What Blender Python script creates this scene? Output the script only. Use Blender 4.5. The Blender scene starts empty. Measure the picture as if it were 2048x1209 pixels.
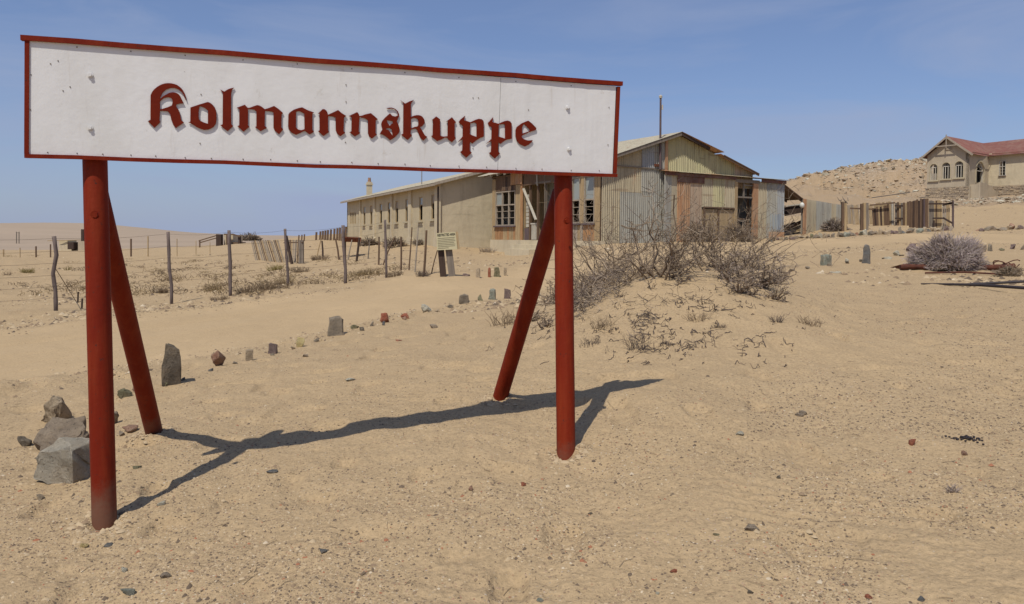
import bpy, bmesh, math, random
import numpy as np
from mathutils import Vector, Matrix

S = bpy.context.scene
COL = S.collection
R = math.radians
rnd = random.Random(7)

# ---------------------------------------------------------------- camera
FPX, EYE, PITCH, ROLL, HOR = 1500.0, 1.65, 1.5, 0.5, 476.0     # photograph is 2048 px wide
p_, r_ = R(PITCH), R(ROLL)
cF = np.array([0, math.cos(p_), -math.sin(p_)])
_R = np.array([1.0, 0, 0]); _U = np.cross(_R, cF)
cR = math.cos(r_) * _R + math.sin(r_) * _U
cU = -math.sin(r_) * _R + math.cos(r_) * _U
CY = HOR + FPX * math.tan(p_)
cam_d = bpy.data.cameras.new('camera'); cam = bpy.data.objects.new('camera', cam_d); COL.objects.link(cam)
cam.matrix_world = Matrix(((cR[0], cU[0], -cF[0], 0), (cR[1], cU[1], -cF[1], 0), (cR[2], cU[2], -cF[2], EYE), (0, 0, 0, 1)))
cam_d.sensor_width = 36; cam_d.lens = FPX / 2048 * 36
cam_d.shift_y = -(604.5 - CY) / 2048
cam_d.clip_start = 0.05; cam_d.clip_end = 9000
S.camera = cam

# ---------------------------------------------------------------- sky, sun, exposure
SUN_AZ, SUN_EL = 204.0, 58.0      # compass azimuth of the sun (0 = +Y, clockwise), elevation
w = bpy.data.worlds.new('World'); S.world = w; w.use_nodes = True
nt = w.node_tree; nt.nodes.clear()
def wn(t, **k):
    n = nt.nodes.new(t)
    for a, b in k.items(): setattr(n, a, b)
    return n
sky = wn('ShaderNodeTexSky', sky_type='NISHITA', sun_disc=False)
sky.sun_elevation = R(SUN_EL); sky.sun_rotation = R(SUN_AZ)
sky.air_density = 1.0; sky.dust_density = .7; sky.ozone_density = 2.2; sky.altitude = 20
tc = wn('ShaderNodeTexCoord'); mp = wn('ShaderNodeMapping'); mp.inputs['Scale'].default_value = (1.2, 1.6, 7.5)
mp.inputs['Rotation'].default_value = (0, R(14), R(20))
ns = wn('ShaderNodeTexNoise'); ns.inputs['Scale'].default_value = 1.7; ns.inputs['Detail'].default_value = 7; ns.inputs['Roughness'].default_value = .55
ns.inputs['Distortion'].default_value = .6
cr = wn('ShaderNodeValToRGB'); cr.color_ramp.elements[0].position = .40; cr.color_ramp.elements[0].color = (0, 0, 0, 1)
cr.color_ramp.elements[1].position = .74; cr.color_ramp.elements[1].color = (.6, .6, .6, 1)
mx = wn('ShaderNodeMixRGB'); mx.inputs[2].default_value = (3.25, 3.85, 5.5, 1)   # thin high veil and dust low down
tint = wn('ShaderNodeMixRGB', blend_type='MULTIPLY'); tint.inputs[0].default_value = 1; tint.inputs[2].default_value = (.72, .80, 1.0, 1)
bg = wn('ShaderNodeBackground'); bg.inputs['Strength'].default_value = 0.093
out = wn('ShaderNodeOutputWorld')
L = nt.links.new
L(tc.outputs['Generated'], mp.inputs['Vector']); L(mp.outputs[0], ns.inputs['Vector']); L(ns.outputs['Fac'], cr.inputs[0])
sz = wn('ShaderNodeSeparateXYZ'); L(tc.outputs['Generated'], sz.inputs[0])
hz = wn('ShaderNodeValToRGB'); he = hz.color_ramp.elements; he[0].position = 0.0; he[0].color = (.80, .80, .80, 1); he[1].position = .24; he[1].color = (.20, .20, .20, 1)
m_ = he.new(.09); m_.color = (.34, .34, .34, 1)
L(sz.outputs[2], hz.inputs[0]); ad = wn('ShaderNodeMath', operation='ADD', use_clamp=True); L(hz.outputs[0], ad.inputs[0]); L(cr.outputs[0], ad.inputs[1])
L(ad.outputs[0], mx.inputs[0]); L(sky.outputs[0], tint.inputs[1]); L(tint.outputs[0], mx.inputs[1]); L(mx.outputs[0], bg.inputs['Color']); L(bg.outputs[0], out.inputs[0])
sd = bpy.data.lights.new('sun', 'SUN'); sd.energy = 3.55; sd.angle = R(.55); sd.color = (1, .945, .84)
so = bpy.data.objects.new('sun', sd); COL.objects.link(so)
az, el = R(SUN_AZ), R(SUN_EL)
to_sun = Vector((math.sin(az) * math.cos(el), math.cos(az) * math.cos(el), math.sin(el)))
so.rotation_euler = to_sun.to_track_quat('Z', 'Y').to_euler(); so.location = (0, -5, 30)
S.view_settings.view_transform = 'Standard'; S.view_settings.look = 'None'
S.view_settings.exposure = 0.13; S.view_settings.gamma = 1.0; S.view_settings.use_curve_mapping = False
S.render.engine = 'CYCLES'

# ---------------------------------------------------------------- helpers
def ray(px, py):
    d = cF * FPX + cR * (px - 1024) - cU * (py - CY)
    return d / d[1]
def at_depth(px, py, D):
    d = ray(px, py) * D
    return Vector((d[0], d[1], d[2] + EYE))

def _hash(ix, iy, seed):
    n = (ix.astype(np.int64) * 374761393 + iy.astype(np.int64) * 668265263 + seed * 1442695041) & 0xffffffff
    n = ((n ^ (n >> 13)) * 1274126177) & 0xffffffff
    n = (n ^ (n >> 16)) & 0xffffffff
    return n.astype(np.float64) / 4294967295.0
def vnoise(x, y, seed=0):
    x = np.asarray(x, float); y = np.asarray(y, float)
    ix = np.floor(x); iy = np.floor(y); fx = x - ix; fy = y - iy
    fx = fx * fx * fx * (fx * (fx * 6 - 15) + 10); fy = fy * fy * fy * (fy * (fy * 6 - 15) + 10)
    a = _hash(ix, iy, seed); b = _hash(ix + 1, iy, seed); c = _hash(ix, iy + 1, seed); d = _hash(ix + 1, iy + 1, seed)
    return (a * (1 - fx) + b * fx) * (1 - fy) + (c * (1 - fx) + d * fx) * fy - .5
def fbm(x, y, seed=0, oct=4, g=.5):
    s = 0; a = 1.0; f = 1.0
    for i in range(oct):
        s = s + a * vnoise(np.asarray(x) * f + 17.3 * i, np.asarray(y) * f - 9.1 * i, seed + i); a *= g; f *= 2.03
    return s

# ---------------------------------------------------------------- terrain height
CT = [(-300,1209,3.42),(200,1209,3.45),(1024,1209,3.35),(1700,1209,3.2),(2300,1209,3.0),
 (209,1045,4.47),(1132,903,5.36),(0,1045,4.5),(650,960,4.95),(1600,903,5.25),(2048,903,5.1),(-300,1000,4.8),
 (310,870,6.15),(1001,795,6.6),(1345,760,6.7),(700,830,6.5),(0,850,6.8),(2048,800,6.6),(1700,760,6.95),(345,770,8.4),
 (0,760,8.8),(-400,760,8.8),(700,720,9.2),(1000,700,9.0),
 (1250,690,8.3),(1450,680,8.4),(1350,600,9.8),(1420,548,10.9),(1280,560,11.0),(1200,592,11.3),(1090,640,10.8),(1520,575,11.0),(1600,600,10.7),(1700,600,12),
 (670,672,12),(850,622,14.6),(925,606,16),(1010,595,17.5),(0,640,15.4),(300,620,17),
 (112,622,17.1),(342,608,18.8),(460,592,20.3),(575,573,22),(690,567,22.6),(905,552,22),(1000,556,22),
 (0,545,35),(0,520,52),(200,522,52),(420,500,70),(560,520,42),(700,515,36),(600,486,60),(645,471,75),(693,479,57),(882,494,38),(985,505,36.2),(1060,509,34),(900,511,33),(800,501,38),
 (1200,490,29.8),(1325,487,31.2),(1450,481,33),(1567,475,35.5),(1600,497,25),(1650,531,19),(1732,527,19),(1820,508,21),(2048,540,17),(2048,578,13.5),(2048,500,24),
 (1700,470,34),(1900,461,36),(2048,457,38),(1700,640,10),(1900,640,10),(2048,680,8.8),(1900,740,7.4),
 (1610,440,50),(1700,430,60),(1850,399,86),(1937,398,84),(2048,394,80),(1600,395,95),(1750,380,110),(1590,360,140),(1700,335,165),(1850,317,185),(2048,300,200),
 (0,449,450),(170,446,450),(300,456,450),(430,469,450),(0,492,180),(250,492,180),(550,477,400),(680,476,500)]
CW = [(px, D, z) for px in (-200, 600, 1400, 2200) for D, z in ((1.0, 0.0),)] + \
 [(1400, 13.5, .78), (1400, 17, .72), (1250, 14, .6), (1300, 21, .95), (1100, 26, .85), (1250, 26, 1.2), (1590, 260, 12), (1850, 300, 16), (2200, 300, 16),
  (1400, 150, 8), (1200, 150, 4), (900, 150, 1), (1000, 60, 1.4), (1300, 50, 2.0), (1500, 60, 3.2), (1937, 100, 8), (2300, 60, 5), (2300, 30, 2.0),
  (550, 1000, -1), (0, 1000, 6), (1200, 600, 2), (-500, 450, 8), (-500, 60, -.3), (-500, 20, -.2)] + [(px, 3500, -12) for px in (-500, 300, 1100, 1900, 2500)]
P = []
for px, py, D in CT:
    v = at_depth(px, py, D); P.append((px, D, v.z))
P += CW
P = np.array(P, float)
def _uv(px, D): return (px - 1024) / 400.0, np.log(D) * 1.7
cu_, cv_ = _uv(P[:, 0], P[:, 1]); qv = P[:, 2] / (1 + P[:, 1] / 40)
MQ = .22
def _phi(du, dv): return np.sqrt(du * du + dv * dv + MQ * MQ)
A = _phi(cu_[:, None] - cu_[None], cv_[:, None] - cv_[None]); n_ = len(cu_)
M_ = np.zeros((n_ + 3, n_ + 3)); M_[:n_, :n_] = A - np.eye(n_) * .002; M_[:n_, n_] = 1; M_[:n_, n_ + 1] = cu_; M_[:n_, n_ + 2] = cv_
M_[n_:, :n_] = M_[:n_, n_:].T
W_ = np.linalg.solve(M_, np.concatenate([qv, np.zeros(3)]))

ROAD = np.array([(-14, 4), (-9, 8.6), (-6.6, 12), (-4.2, 16), (-1.2, 20.0), (3.6, 23.6), (10, 27), (18, 29.5), (32, 32)], float)
def road_coord(x, y):
    best = np.full(np.shape(x), 1e9); lat = np.zeros(np.shape(x)); al = np.zeros(np.shape(x)); s0 = 0
    for a, b in zip(ROAD[:-1], ROAD[1:]):
        d = b - a; L_ = np.hypot(*d); d = d / L_
        t = np.clip((x - a[0]) * d[0] + (y - a[1]) * d[1], 0, L_)
        qx, qy = a[0] + d[0] * t, a[1] + d[1] * t
        dist = np.hypot(x - qx, y - qy); side = (x - a[0]) * d[1] - (y - a[1]) * d[0]
        m = dist < best
        best = np.where(m, dist, best); lat = np.where(m, np.sign(side) * dist, lat); al = np.where(m, s0 + t, al); s0 += L_
    return lat, al
def smooth(a, b, x):
    t = np.clip((x - a) / (b - a), 0, 1); return t * t * (3 - 2 * t)

def height(x, y, detail=True):
    x = np.asarray(x, float); y = np.asarray(y, float)
    r = np.hypot(x, y); D = np.where(y > .75 * np.abs(x), np.maximum(y, .8), np.maximum(r * .8, .8))
    px = 1024 + 1500 * x / np.where(y > .3, y, .3); px = np.where((y <= .3), np.where(x < 0, -700, 2750), px); px = np.clip(px, -700, 2750)
    D = np.clip(D, 1.0, 3500)
    u, v = _uv(px, D); sh = u.shape; u = u.ravel(); v = v.ravel()
    o = np.empty(u.shape)
    for i in range(0, len(u), 20000):
        k = slice(i, i + 20000)
        o[k] = _phi(u[k, None] - cu_[None], v[k, None] - cv_[None]) @ W_[:n_] + W_[n_] + W_[n_ + 1] * u[k] + W_[n_ + 2] * v[k]
    z = o.reshape(sh) * (1 + D / 40)
    back = smooth(.75, -.6, y / np.maximum(r, .01))
    z = z * (1 - back) + back * 0.0
    if detail:
        lat, al = road_coord(x, y)
        onroad = smooth(3.1, 2.2, np.abs(lat)) * smooth(2, 5, y)
        near = np.clip(14 / np.maximum(D, 2), 0, 1)
        rough = (1 - .72 * onroad)
        z = z + .055 * fbm(x * .55, y * .55, 3, 3) * rough
        z = z + .030 * fbm(x * 1.9, y * 1.9, 11, 3) * rough * (.4 + .6 * near)
        z = z + .016 * fbm(x * 6.5, y * 6.5, 21, 3) * rough * near
        dim = vnoise(x * 3.4, y * 3.4, 31); z = z - .042 * smooth(.22, .46, dim) * rough * near      # scuffs and dimples
        for o_, w_, a_ in ((-1.25, .15, .055), (.45, .15, .055), (-.75, .10, .03), (1.05, .11, .035), (-2.1, .2, .03), (2.0, .12, .03)):
            wob = o_ + .35 * vnoise(al * .12, al * 0 + o_, 41)
            z = z - a_ * np.exp(-((lat - wob) / w_) ** 2) * onroad + a_ * .6 * np.exp(-((lat - wob - .28) / .12) ** 2) * onroad
        z = z + .05 * np.exp(-((np.abs(lat) - 2.9) / .3) ** 2) * smooth(2, 5, y) * (1 + 2 * vnoise(al * .8, lat * .5, 43)) * (D < 45)
        z = z + .0055 * (vnoise(x * 24, y * 24, 91) + .6 * vnoise(x * 47, y * 47, 92)) * rough * np.clip(7 / np.maximum(D, 2) - .4, 0, 1) * (.5 + smooth(-.2, .3, fbm(x * .8, y * .8, 93, 2)))
        for fx_, fy_ in ((-2.42, 4.43), (.39, 5.34), (-2.94, 6.13), (-.11, 6.62)):
            dd = np.hypot(x - fx_, y - fy_); z = z + .030 * np.exp(-((dd - .13) / .075) ** 2) - .012 * np.exp(-(dd / .06) ** 2)      # sand pushed up round the feet
        rip = smooth(.0, .25, fbm(x * .5 + 3, y * .5, 97, 3) + .25 * np.exp(-(((x - 3.4) / 2.2) ** 2 + ((y - 8.2) / 1.8) ** 2)) - .02) * np.clip(11 / np.maximum(D, 2) - .8, 0, 1)
        z = z + .0065 * np.sin(2 * math.pi * ((x * .35 + y * .94) / .13 + 1.3 * vnoise(x * 2.2, y * 2.2, 98))) * rip * rough
        far_l = smooth(-1, -4, x) * smooth(19, 24, y) * smooth(110, 60, y)
        z = z + far_l * .20 * np.abs(fbm(x * .35, y * .35, 51, 4))
        hill = smooth(.33, .40, x / np.maximum(y, 1)) * smooth(75, 115, D) * smooth(700, 300, D)
        rg = 1 - 2 * np.abs(fbm(x * .11 + y * .02, y * .055, 61, 5, .6))
        z = z + hill * (rg - .75) * 1.9
        hl = smooth(.33, .40, x / np.maximum(y, 1)) * smooth(44, 60, D) * smooth(700, 300, D)
        z = z + hl * .25 * fbm(x * .6, y * .4, 71, 4, .6)
        dn = smooth(150, 320, D) * (x < 40)
        z = z + dn * 1.6 * fbm(x * .012, y * .006, 81, 4)
    return z
# the fan grid of the terrain: rows at y = GROW, columns at x / y = GCOL
GROW = np.concatenate([1.0 / np.linspace(1 / 2.9, 1 / 45.0, 470), np.exp(np.linspace(math.log(45.6), math.log(4200), 150))])
GCOL = np.linspace(-.80, .80, 700)
GZ = height(GCOL[None] * GROW[:, None], GROW[:, None] + 0 * GCOL[None])
_LG = [float(v) for v in GROW]
import bisect
def gz(x, y):
    """height of the terrain mesh at a point"""
    if y <= _LG[0] or abs(x) >= .799 * y: return float(height(np.array([x]), np.array([y]))[0])
    i = min(bisect.bisect_right(_LG, y) - 1, len(_LG) - 2); fy = (y - _LG[i]) / (_LG[i + 1] - _LG[i])
    u = (x / y + .8) / 1.6 * 699; j = min(int(u), 698); fx = u - j
    return float((GZ[i, j] * (1 - fx) + GZ[i, j + 1] * fx) * (1 - fy) + (GZ[i + 1, j] * (1 - fx) + GZ[i + 1, j + 1] * fx) * fy)
def at(px, py, dmin=2.9, dmax=900):
    """where the line of sight through a pixel of the photograph meets the terrain"""
    d = ray(px, py); k = float(d[0])
    if abs(k) >= .799: k = math.copysign(.798, k)
    u = (k + .8) / 1.6 * 699; j = min(int(u), 698); fx = u - j
    g = GZ[:, j] * (1 - fx) + GZ[:, j + 1] * fx - (EYE + GROW * d[2]); ok = (GROW >= dmin) & (GROW <= dmax)
    i = np.where((g[1:] > 0) & (g[:-1] <= 0) & ok[:-1])[0]
    if len(i) == 0: i = int(np.argmin(np.where(ok, np.abs(g), 1e9))); D = float(GROW[i])
    else: i = int(i[0]); D = float(GROW[i] + (-g[i] / (g[i + 1] - g[i])) * (GROW[i + 1] - GROW[i]))
    return Vector((k * D, D, gz(k * D, D)))

# ---------------------------------------------------------------- mesh building
class MB:
    def __init__(s): s.v = []; s.f = []; s.c = []
    def add(s, vs, fs, col=None):
        b = len(s.v); s.v += [tuple(x) for x in vs]; s.f += [tuple(b + i for i in f) for f in fs]
        return s
    def box(s, c, sx, sy, sz, ax=(1, 0, 0), ay=(0, 1, 0), az=(0, 0, 1)):
        c = Vector(c); ax = Vector(ax).normalized() * sx / 2; ay = Vector(ay).normalized() * sy / 2; az = Vector(az).normalized() * sz / 2
        vs = [c + i * ax + j * ay + k * az for k in (-1, 1) for j in (-1, 1) for i in (-1, 1)]
        return s.add(vs, [(0, 2, 3, 1), (4, 5, 7, 6), (0, 1, 5, 4), (2, 6, 7, 3), (0, 4, 6, 2), (1, 3, 7, 5)])
    def bar(s, a, b, w_, h_=None, up=(0, 0, 1)):
        a = Vector(a); b = Vector(b); d = b - a; h_ = h_ or w_
        z = d.normalized(); x = Vector(up).cross(z)
        if x.length < .05: x = Vector((1, 0, 0)).cross(z)
        x.normalize(); y = z.cross(x)
        return s.box((a + b) / 2, w_, h_, d.length, x, y, z)
    def tube(s, pts, rad, n=8, cap=True):
        pts = [Vector(p) for p in pts]; m = len(pts)
        if not hasattr(rad, '__len__'): rad = [rad] * m
        vs = []; fs = []; prev = None
        for i, p in enumerate(pts):
            t = (pts[min(i + 1, m - 1)] - pts[max(i - 1, 0)]).normalized()
            if prev is None: x = t.orthogonal().normalized()
            else:
                x = prev - t * prev.dot(t)
                x = x.normalized() if x.length > 1e-5 else t.orthogonal().normalized()
            prev = x; y = t.cross(x)
            vs += [p + (x * math.cos(2 * math.pi * k / n) + y * math.sin(2 * math.pi * k / n)) * rad[i] for k in range(n)]
        for i in range(m - 1):
            for k in range(n):
                k2 = (k + 1) % n; fs.append((i * n + k, i * n + k2, (i + 1) * n + k2, (i + 1) * n + k))
        if cap: fs.append(tuple(range(n - 1, -1, -1))); fs.append(tuple((m - 1) * n + k for k in range(n)))
        return s.add(vs, fs)
    def build(s, name, mat, parent=None, smooth_=False, loc=None):
        o = link(name, mesh_of(name, s.v, s.f, mat, loc if loc is not None else (parent_loc(parent) if parent else None), smooth_), parent)
        if parent is None and loc is not None: o.location = loc
        return o
def parent_loc(p):
    l = Vector((0, 0, 0))
    while p: l += p.location; p = p.parent
    return l
def mesh_of(name, v, f, mat, loc=None, sm=False):
    if loc is not None:
        l = Vector(loc); v = [(a[0] - l.x, a[1] - l.y, a[2] - l.z) for a in v]
    me = bpy.data.meshes.new(name); me.from_pydata(v, [], f)
    for m in (mat if isinstance(mat, (list, tuple)) else [mat]): me.materials.append(m)
    if sm: me.polygons.foreach_set('use_smooth', [True] * len(me.polygons))
    me.update(); return me
def link(name, me, parent=None):
    o = bpy.data.objects.new(name, me); COL.objects.link(o)
    if parent: o.parent = parent
    return o
def thing(name, label, cat, loc, group=None):
    o = link(name, None); o.location = loc; o.empty_display_size = .2
    o['label'] = label; o['category'] = cat
    if group: o['group'] = group
    return o
def tag(o, label, cat, group=None):
    o['label'] = label; o['category'] = cat
    if group: o['group'] = group
    return o
def copy_tree(o, parent=None):
    c = o.copy(); COL.objects.link(c); c.parent = parent
    for ch in [q for q in bpy.data.objects if q.parent == o]: copy_tree(ch, c)
    return c

class Frame:
    """a vertical wall plane: t metres along d, z height, off metres outwards"""
    def __init__(s, ox, oy, d, nrm):
        s.o = Vector((ox, oy, 0)); s.d = Vector((d[0], d[1], 0)).normalized(); s.n = Vector((nrm[0], nrm[1], 0)).normalized()
    def p(s, t, z, off=0): v = s.o + s.d * t + s.n * off; return Vector((v.x, v.y, z))
    def t(s, px, py=476, off=0):
        d = Vector(ray(px, py)); o = s.o + s.n * off; k = o.dot(s.n) / Vector((d.x, d.y, 0)).dot(s.n)
        q = d * k; return (q - s.o).dot(s.d), q.z + EYE
    def box(s, mb, t0, t1, z0, z1, o0, o1):
        vs = [s.p(t, z, o) for z in (z0, z1) for o in (o0, o1) for t in (t0, t1)]
        return mb.add(vs, [(0, 1, 3, 2), (4, 6, 7, 5), (0, 4, 5, 1), (2, 3, 7, 6), (0, 2, 6, 4), (1, 5, 7, 3)])
    def poly(s, mb, pts, o0, o1):
        n = len(pts); vs = [s.p(t, z, o0) for t, z in pts] + [s.p(t, z, o1) for t, z in pts]
        return mb.add(vs, [tuple(range(n)), tuple(range(2 * n - 1, n - 1, -1))] + [(i, n + i, n + (i + 1) % n, (i + 1) % n) for i in range(n)])
    def wall(s, mb, t0, t1, z0, z1, holes, o0, o1):
        ts = sorted({t0, t1} | {min(max(h[k], t0), t1) for h in holes for k in (0, 1)}); zs = sorted({z0, z1} | {min(max(h[k], z0), z1) for h in holes for k in (2, 3)})
        for a, b in zip(ts[:-1], ts[1:]):
            run = None
            for c, d in zip(zs[:-1], zs[1:]):
                m = ((a + b) / 2, (c + d) / 2)
                hole = any(h[0] < m[0] < h[1] and h[2] < m[1] < h[3] for h in holes)
                if hole:
                    if run: s.box(mb, a, b, run[0], run[1], o0, o1); run = None
                else: run = (run[0], d) if run else (c, d)
            if run: s.box(mb, a, b, run[0], run[1], o0, o1)
        return mb
    def sheet(s, mb, t0, t1, z0, z1a, off, z1b=None, pitch=.11, amp=.028, lean=0, z0b=None):
        z1b = z1a if z1b is None else z1b; z0b = z0 if z0b is None else z0b
        n = max(4, int(abs(t1 - t0) / pitch * 4)); vs = []; fs = []
        for i in range(n + 1):
            k = i / n; t = t0 + (t1 - t0) * k; o = off + amp * math.sin(2 * math.pi * (t - t0) / pitch)
            vs += [s.p(t, z0 + (z0b - z0) * k, o), s.p(t + lean, z1a + (z1b - z1a) * k, o)]
        for i in range(n): fs.append((2 * i, 2 * i + 2, 2 * i + 3, 2 * i + 1))
        return mb.add(vs, fs)

# ---------------------------------------------------------------- materials
def new_mat(name):
    m = bpy.data.materials.new(name); m.use_nodes = True; t = m.node_tree
    b = t.nodes['Principled BSDF']; b.inputs['Specular IOR Level'].default_value = .25
    return m, t, b
def N(t, ty, **k):
    n = t.nodes.new(ty)
    for a, b in k.items():
        if a in n.inputs: n.inputs[a].default_value = b
        else: setattr(n, a, b)
    return n
def coords(t, scale=(1, 1, 1), kind='Object'):
    tc = N(t, 'ShaderNodeTexCoord'); mp = N(t, 'ShaderNodeMapping'); mp.inputs['Scale'].default_value = scale
    t.links.new(tc.outputs[kind], mp.inputs['Vector']); return mp.outputs[0]
def noise(t, vec, scale, detail=5, rough=.55, dist=0):
    n = N(t, 'ShaderNodeTexNoise'); n.inputs['Scale'].default_value = scale; n.inputs['Detail'].default_value = detail
    n.inputs['Roughness'].default_value = rough; n.inputs['Distortion'].default_value = dist
    t.links.new(vec, n.inputs['Vector']); return n.outputs['Fac']
def ramp(t, fac, stops):
    r = N(t, 'ShaderNodeValToRGB'); e = r.color_ramp.elements
    while len(e) < len(stops): e.new(.5)
    for i, (p, c) in enumerate(stops): e[i].position = p; e[i].color = (*c, 1) if len(c) == 3 else c
    t.links.new(fac, r.inputs[0]); return r.outputs[0]
def mix(t, fac, a, b, mode='MIX'):
    m = N(t, 'ShaderNodeMixRGB', blend_type=mode)
    for i, x in ((0, fac), (1, a), (2, b)):
        if isinstance(x, (int, float)): m.inputs[i].default_value = x
        elif isinstance(x, tuple): m.inputs[i].default_value = (*x, 1)
        else: t.links.new(x, m.inputs[i])
    return m.outputs[0]
def bump(t, b, h, dist, strength=1.0, prev=None):
    n = N(t, 'ShaderNodeBump'); n.inputs['Distance'].default_value = dist; n.inputs['Strength'].default_value = strength
    t.links.new(h, n.inputs['Height'])
    if prev is not None: t.links.new(prev, n.inputs['Normal'])
    t.links.new(n.outputs[0], b.inputs['Normal']); return n.outputs[0]
def lin(r, g, b_):
    f = lambda c: (c / 255 / 12.92) if c / 255 <= .04045 else ((c / 255 + .055) / 1.055) ** 2.4
    return (f(r), f(g), f(b_))
def sc(c, k): return tuple(min(1, x * k) for x in c)

def simple(name, col, rough=.8, var=.25, scale=6, bmp=.004, bscale=25, stretch=(1, 1, 1), metal=0, dark=None, darkamt=.5):
    m, t, b = new_mat(name); v = coords(t, stretch)
    c = mix(t, noise(t, v, scale), sc(col, 1 - var), sc(col, 1 + var))
    if dark: c = mix(t, ramp(t, noise(t, v, scale * .6, 6, .65, .4), [(.5, (0, 0, 0)), (.5 + .25 * (1 - darkamt) + .03, (1, 1, 1))]), c, dark)
    t.links.new(c, b.inputs['Base Color']); b.inputs['Roughness'].default_value = rough; b.inputs['Metallic'].default_value = metal
    if bmp: bump(t, b, noise(t, v, bscale, 6, .6), bmp)
    return m

SAND_ = (.405, .295, .172)
def sand_mat(name, pebbly=1.0, mc=1.0, tone=1.0):
    SAND = tuple(x * tone for x in SAND_)
    m, t, b = new_mat(name); v = coords(t)
    big = noise(t, v, .35, 5, .6); mid = noise(t, v, 2.3, 6, .65); fine = noise(t, v, 38, 4, .7); grain = noise(t, v, 160, 2, .6)
    c = ramp(t, big, [(.3, sc(SAND, .86)), (.7, sc(SAND, 1.10))])
    c = mix(t, .5 * mc, c, ramp(t, mid, [(.32, (SAND[0] * .76, SAND[1] * .74, SAND[2] * .73)), (.66, sc(SAND, 1.16))]))
    c = mix(t, .55 * (.45 + .55 * mc), c, ramp(t, fine, [(.3, sc(SAND, .58)), (.5, SAND), (.72, sc(SAND, 1.3))]))
    vor = N(t, 'ShaderNodeTexVoronoi'); vor.inputs['Scale'].default_value = 62; t.links.new(v, vor.inputs['Vector'])
    wn_ = N(t, 'ShaderNodeSeparateColor'); t.links.new(vor.outputs['Color'], wn_.inputs[0])
    # sparse coloured grit: only some cells, only their centres
    cells = N(t, 'ShaderNodeMath', operation='LESS_THAN'); cells.inputs[1].default_value = .30 * pebbly; t.links.new(wn_.outputs[0], cells.inputs[0])
    cen = N(t, 'ShaderNodeMath', operation='LESS_THAN'); cen.inputs[1].default_value = .36; t.links.new(vor.outputs['Distance'], cen.inputs[0])
    mm = N(t, 'ShaderNodeMath', operation='MULTIPLY'); t.links.new(cells.outputs[0], mm.inputs[0]); t.links.new(cen.outputs[0], mm.inputs[1])
    gate = ramp(t, noise(t, v, 1.1, 4, .6), [(.38, (.15, .15, .15)), (.6, (1, 1, 1))])
    g2 = mix(t, 1.0, mm.outputs[0], gate, 'MULTIPLY')
    gcol = ramp(t, wn_.outputs[1], [(.0, (.10, .075, .055)), (.35, (.22, .15, .10)), (.6, (.46, .38, .27)), (.8, (.30, .13, .08)), (1, (.6, .53, .42))])
    c = mix(t, g2, c, gcol)
    t.links.new(c, b.inputs['Base Color']); b.inputs['Roughness'].default_value = .95; b.inputs['Specular IOR Level'].default_value = .08
    n1 = bump(t, b, mid, .045, .6 * mc)
    n2 = bump(t, b, fine, .013, .35 + .65 * mc, n1)
    n3 = bump(t, b, grain, .0025, 1.0, n2)
    bump(t, b, g2, .005, 1.0, n3)
    return m
M = {}
M['sand'] = sand_mat('sand', 1.0); M['road'] = sand_mat('road_sand', .2, .25, 1.05)
def hill_mat():
    m, t, b = new_mat('hill_rock'); v = coords(t)
    c = ramp(t, noise(t, coords(t, (1, 1, 2.2)), .35, 9, .68, .8), [(.33, (.17, .135, .10)), (.44, (.33, .245, .155)), (.55, (.42, .30, .19)), (.72, (.47, .37, .26))])
    c = mix(t, ramp(t, noise(t, v, 2.2, 6, .7), [(.5, (0, 0, 0)), (.66, (1, 1, 1))]), c, (.55, .47, .37))
    c = mix(t, ramp(t, noise(t, v, 1.3, 7, .75), [(.58, (0, 0, 0)), (.66, (.8, .8, .8))]), c, (.18, .15, .11))
    c = mix(t, ramp(t, noise(t, v, .045, 4, .5), [(.36, (0, 0, 0)), (.56, (1, 1, 1))]), c, (.42, .30, .18))
    t.links.new(c, b.inputs['Base Color']); b.inputs['Roughness'].default_value = .95
    bump(t, b, noise(t, v, .9, 8, .7), .6, 1.0); return m
M['hill'] = hill_mat()
M['dune'] = simple('dune_sand', (.34, .26, .185), .95, .22, .02, .3, .2, stretch=(.35, 1, 4))  # colour toned down to stand in for distance haze

def red_paint():
    m, t, b = new_mat('red_oxide_paint'); v = coords(t); vs = coords(t, (1, 1, .10))
    c = mix(t, noise(t, v, 2.2, 6, .6), (.125, .0080, .0022), (.205, .020, .0042))
    c = mix(t, ramp(t, noise(t, vs, 14, 7, .7), [(.45, (0, 0, 0)), (.75, (.55, .55, .55))]), c, (.25, .042, .012))     # sun-faded streaks
    c = mix(t, ramp(t, noise(t, vs, 9, 6, .7, .5), [(.60, (0, 0, 0)), (.78, (.35, .35, .35))]), c, (.055, .014, .010))
    c = mix(t, ramp(t, noise(t, v, 34, 6, .8), [(.615, (0, 0, 0)), (.635, (.9, .9, .9))]), c, (.045, .022, .017))        # chips
    g = N(t, 'ShaderNodeNewGeometry'); s_ = N(t, 'ShaderNodeSeparateXYZ'); t.links.new(g.outputs['Position'], s_.inputs[0])
    ad = N(t, 'ShaderNodeMath', operation='MULTIPLY_ADD'); ad.inputs[1].default_value = .45; t.links.new(noise(t, v, 9, 6, .75), ad.inputs[0]); t.links.new(s_.outputs[2], ad.inputs[2])
    c = mix(t, ramp(t, ad.outputs[0], [(.20, (.75, .75, .75)), (.44, (0, 0, 0))]), c, (.145, .085, .055))      # sand-blasted, dusty foot
    t.links.new(c, b.inputs['Base Color']); b.inputs['Roughness'].default_value = .62; b.inputs['Specular IOR Level'].default_value = .14
    n = bump(t, b, noise(t, v, 5, 4, .6), .006); bump(t, b, noise(t, v, 50, 6, .7), .0018, 1, n); return m
M['red'] = red_paint()
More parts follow.
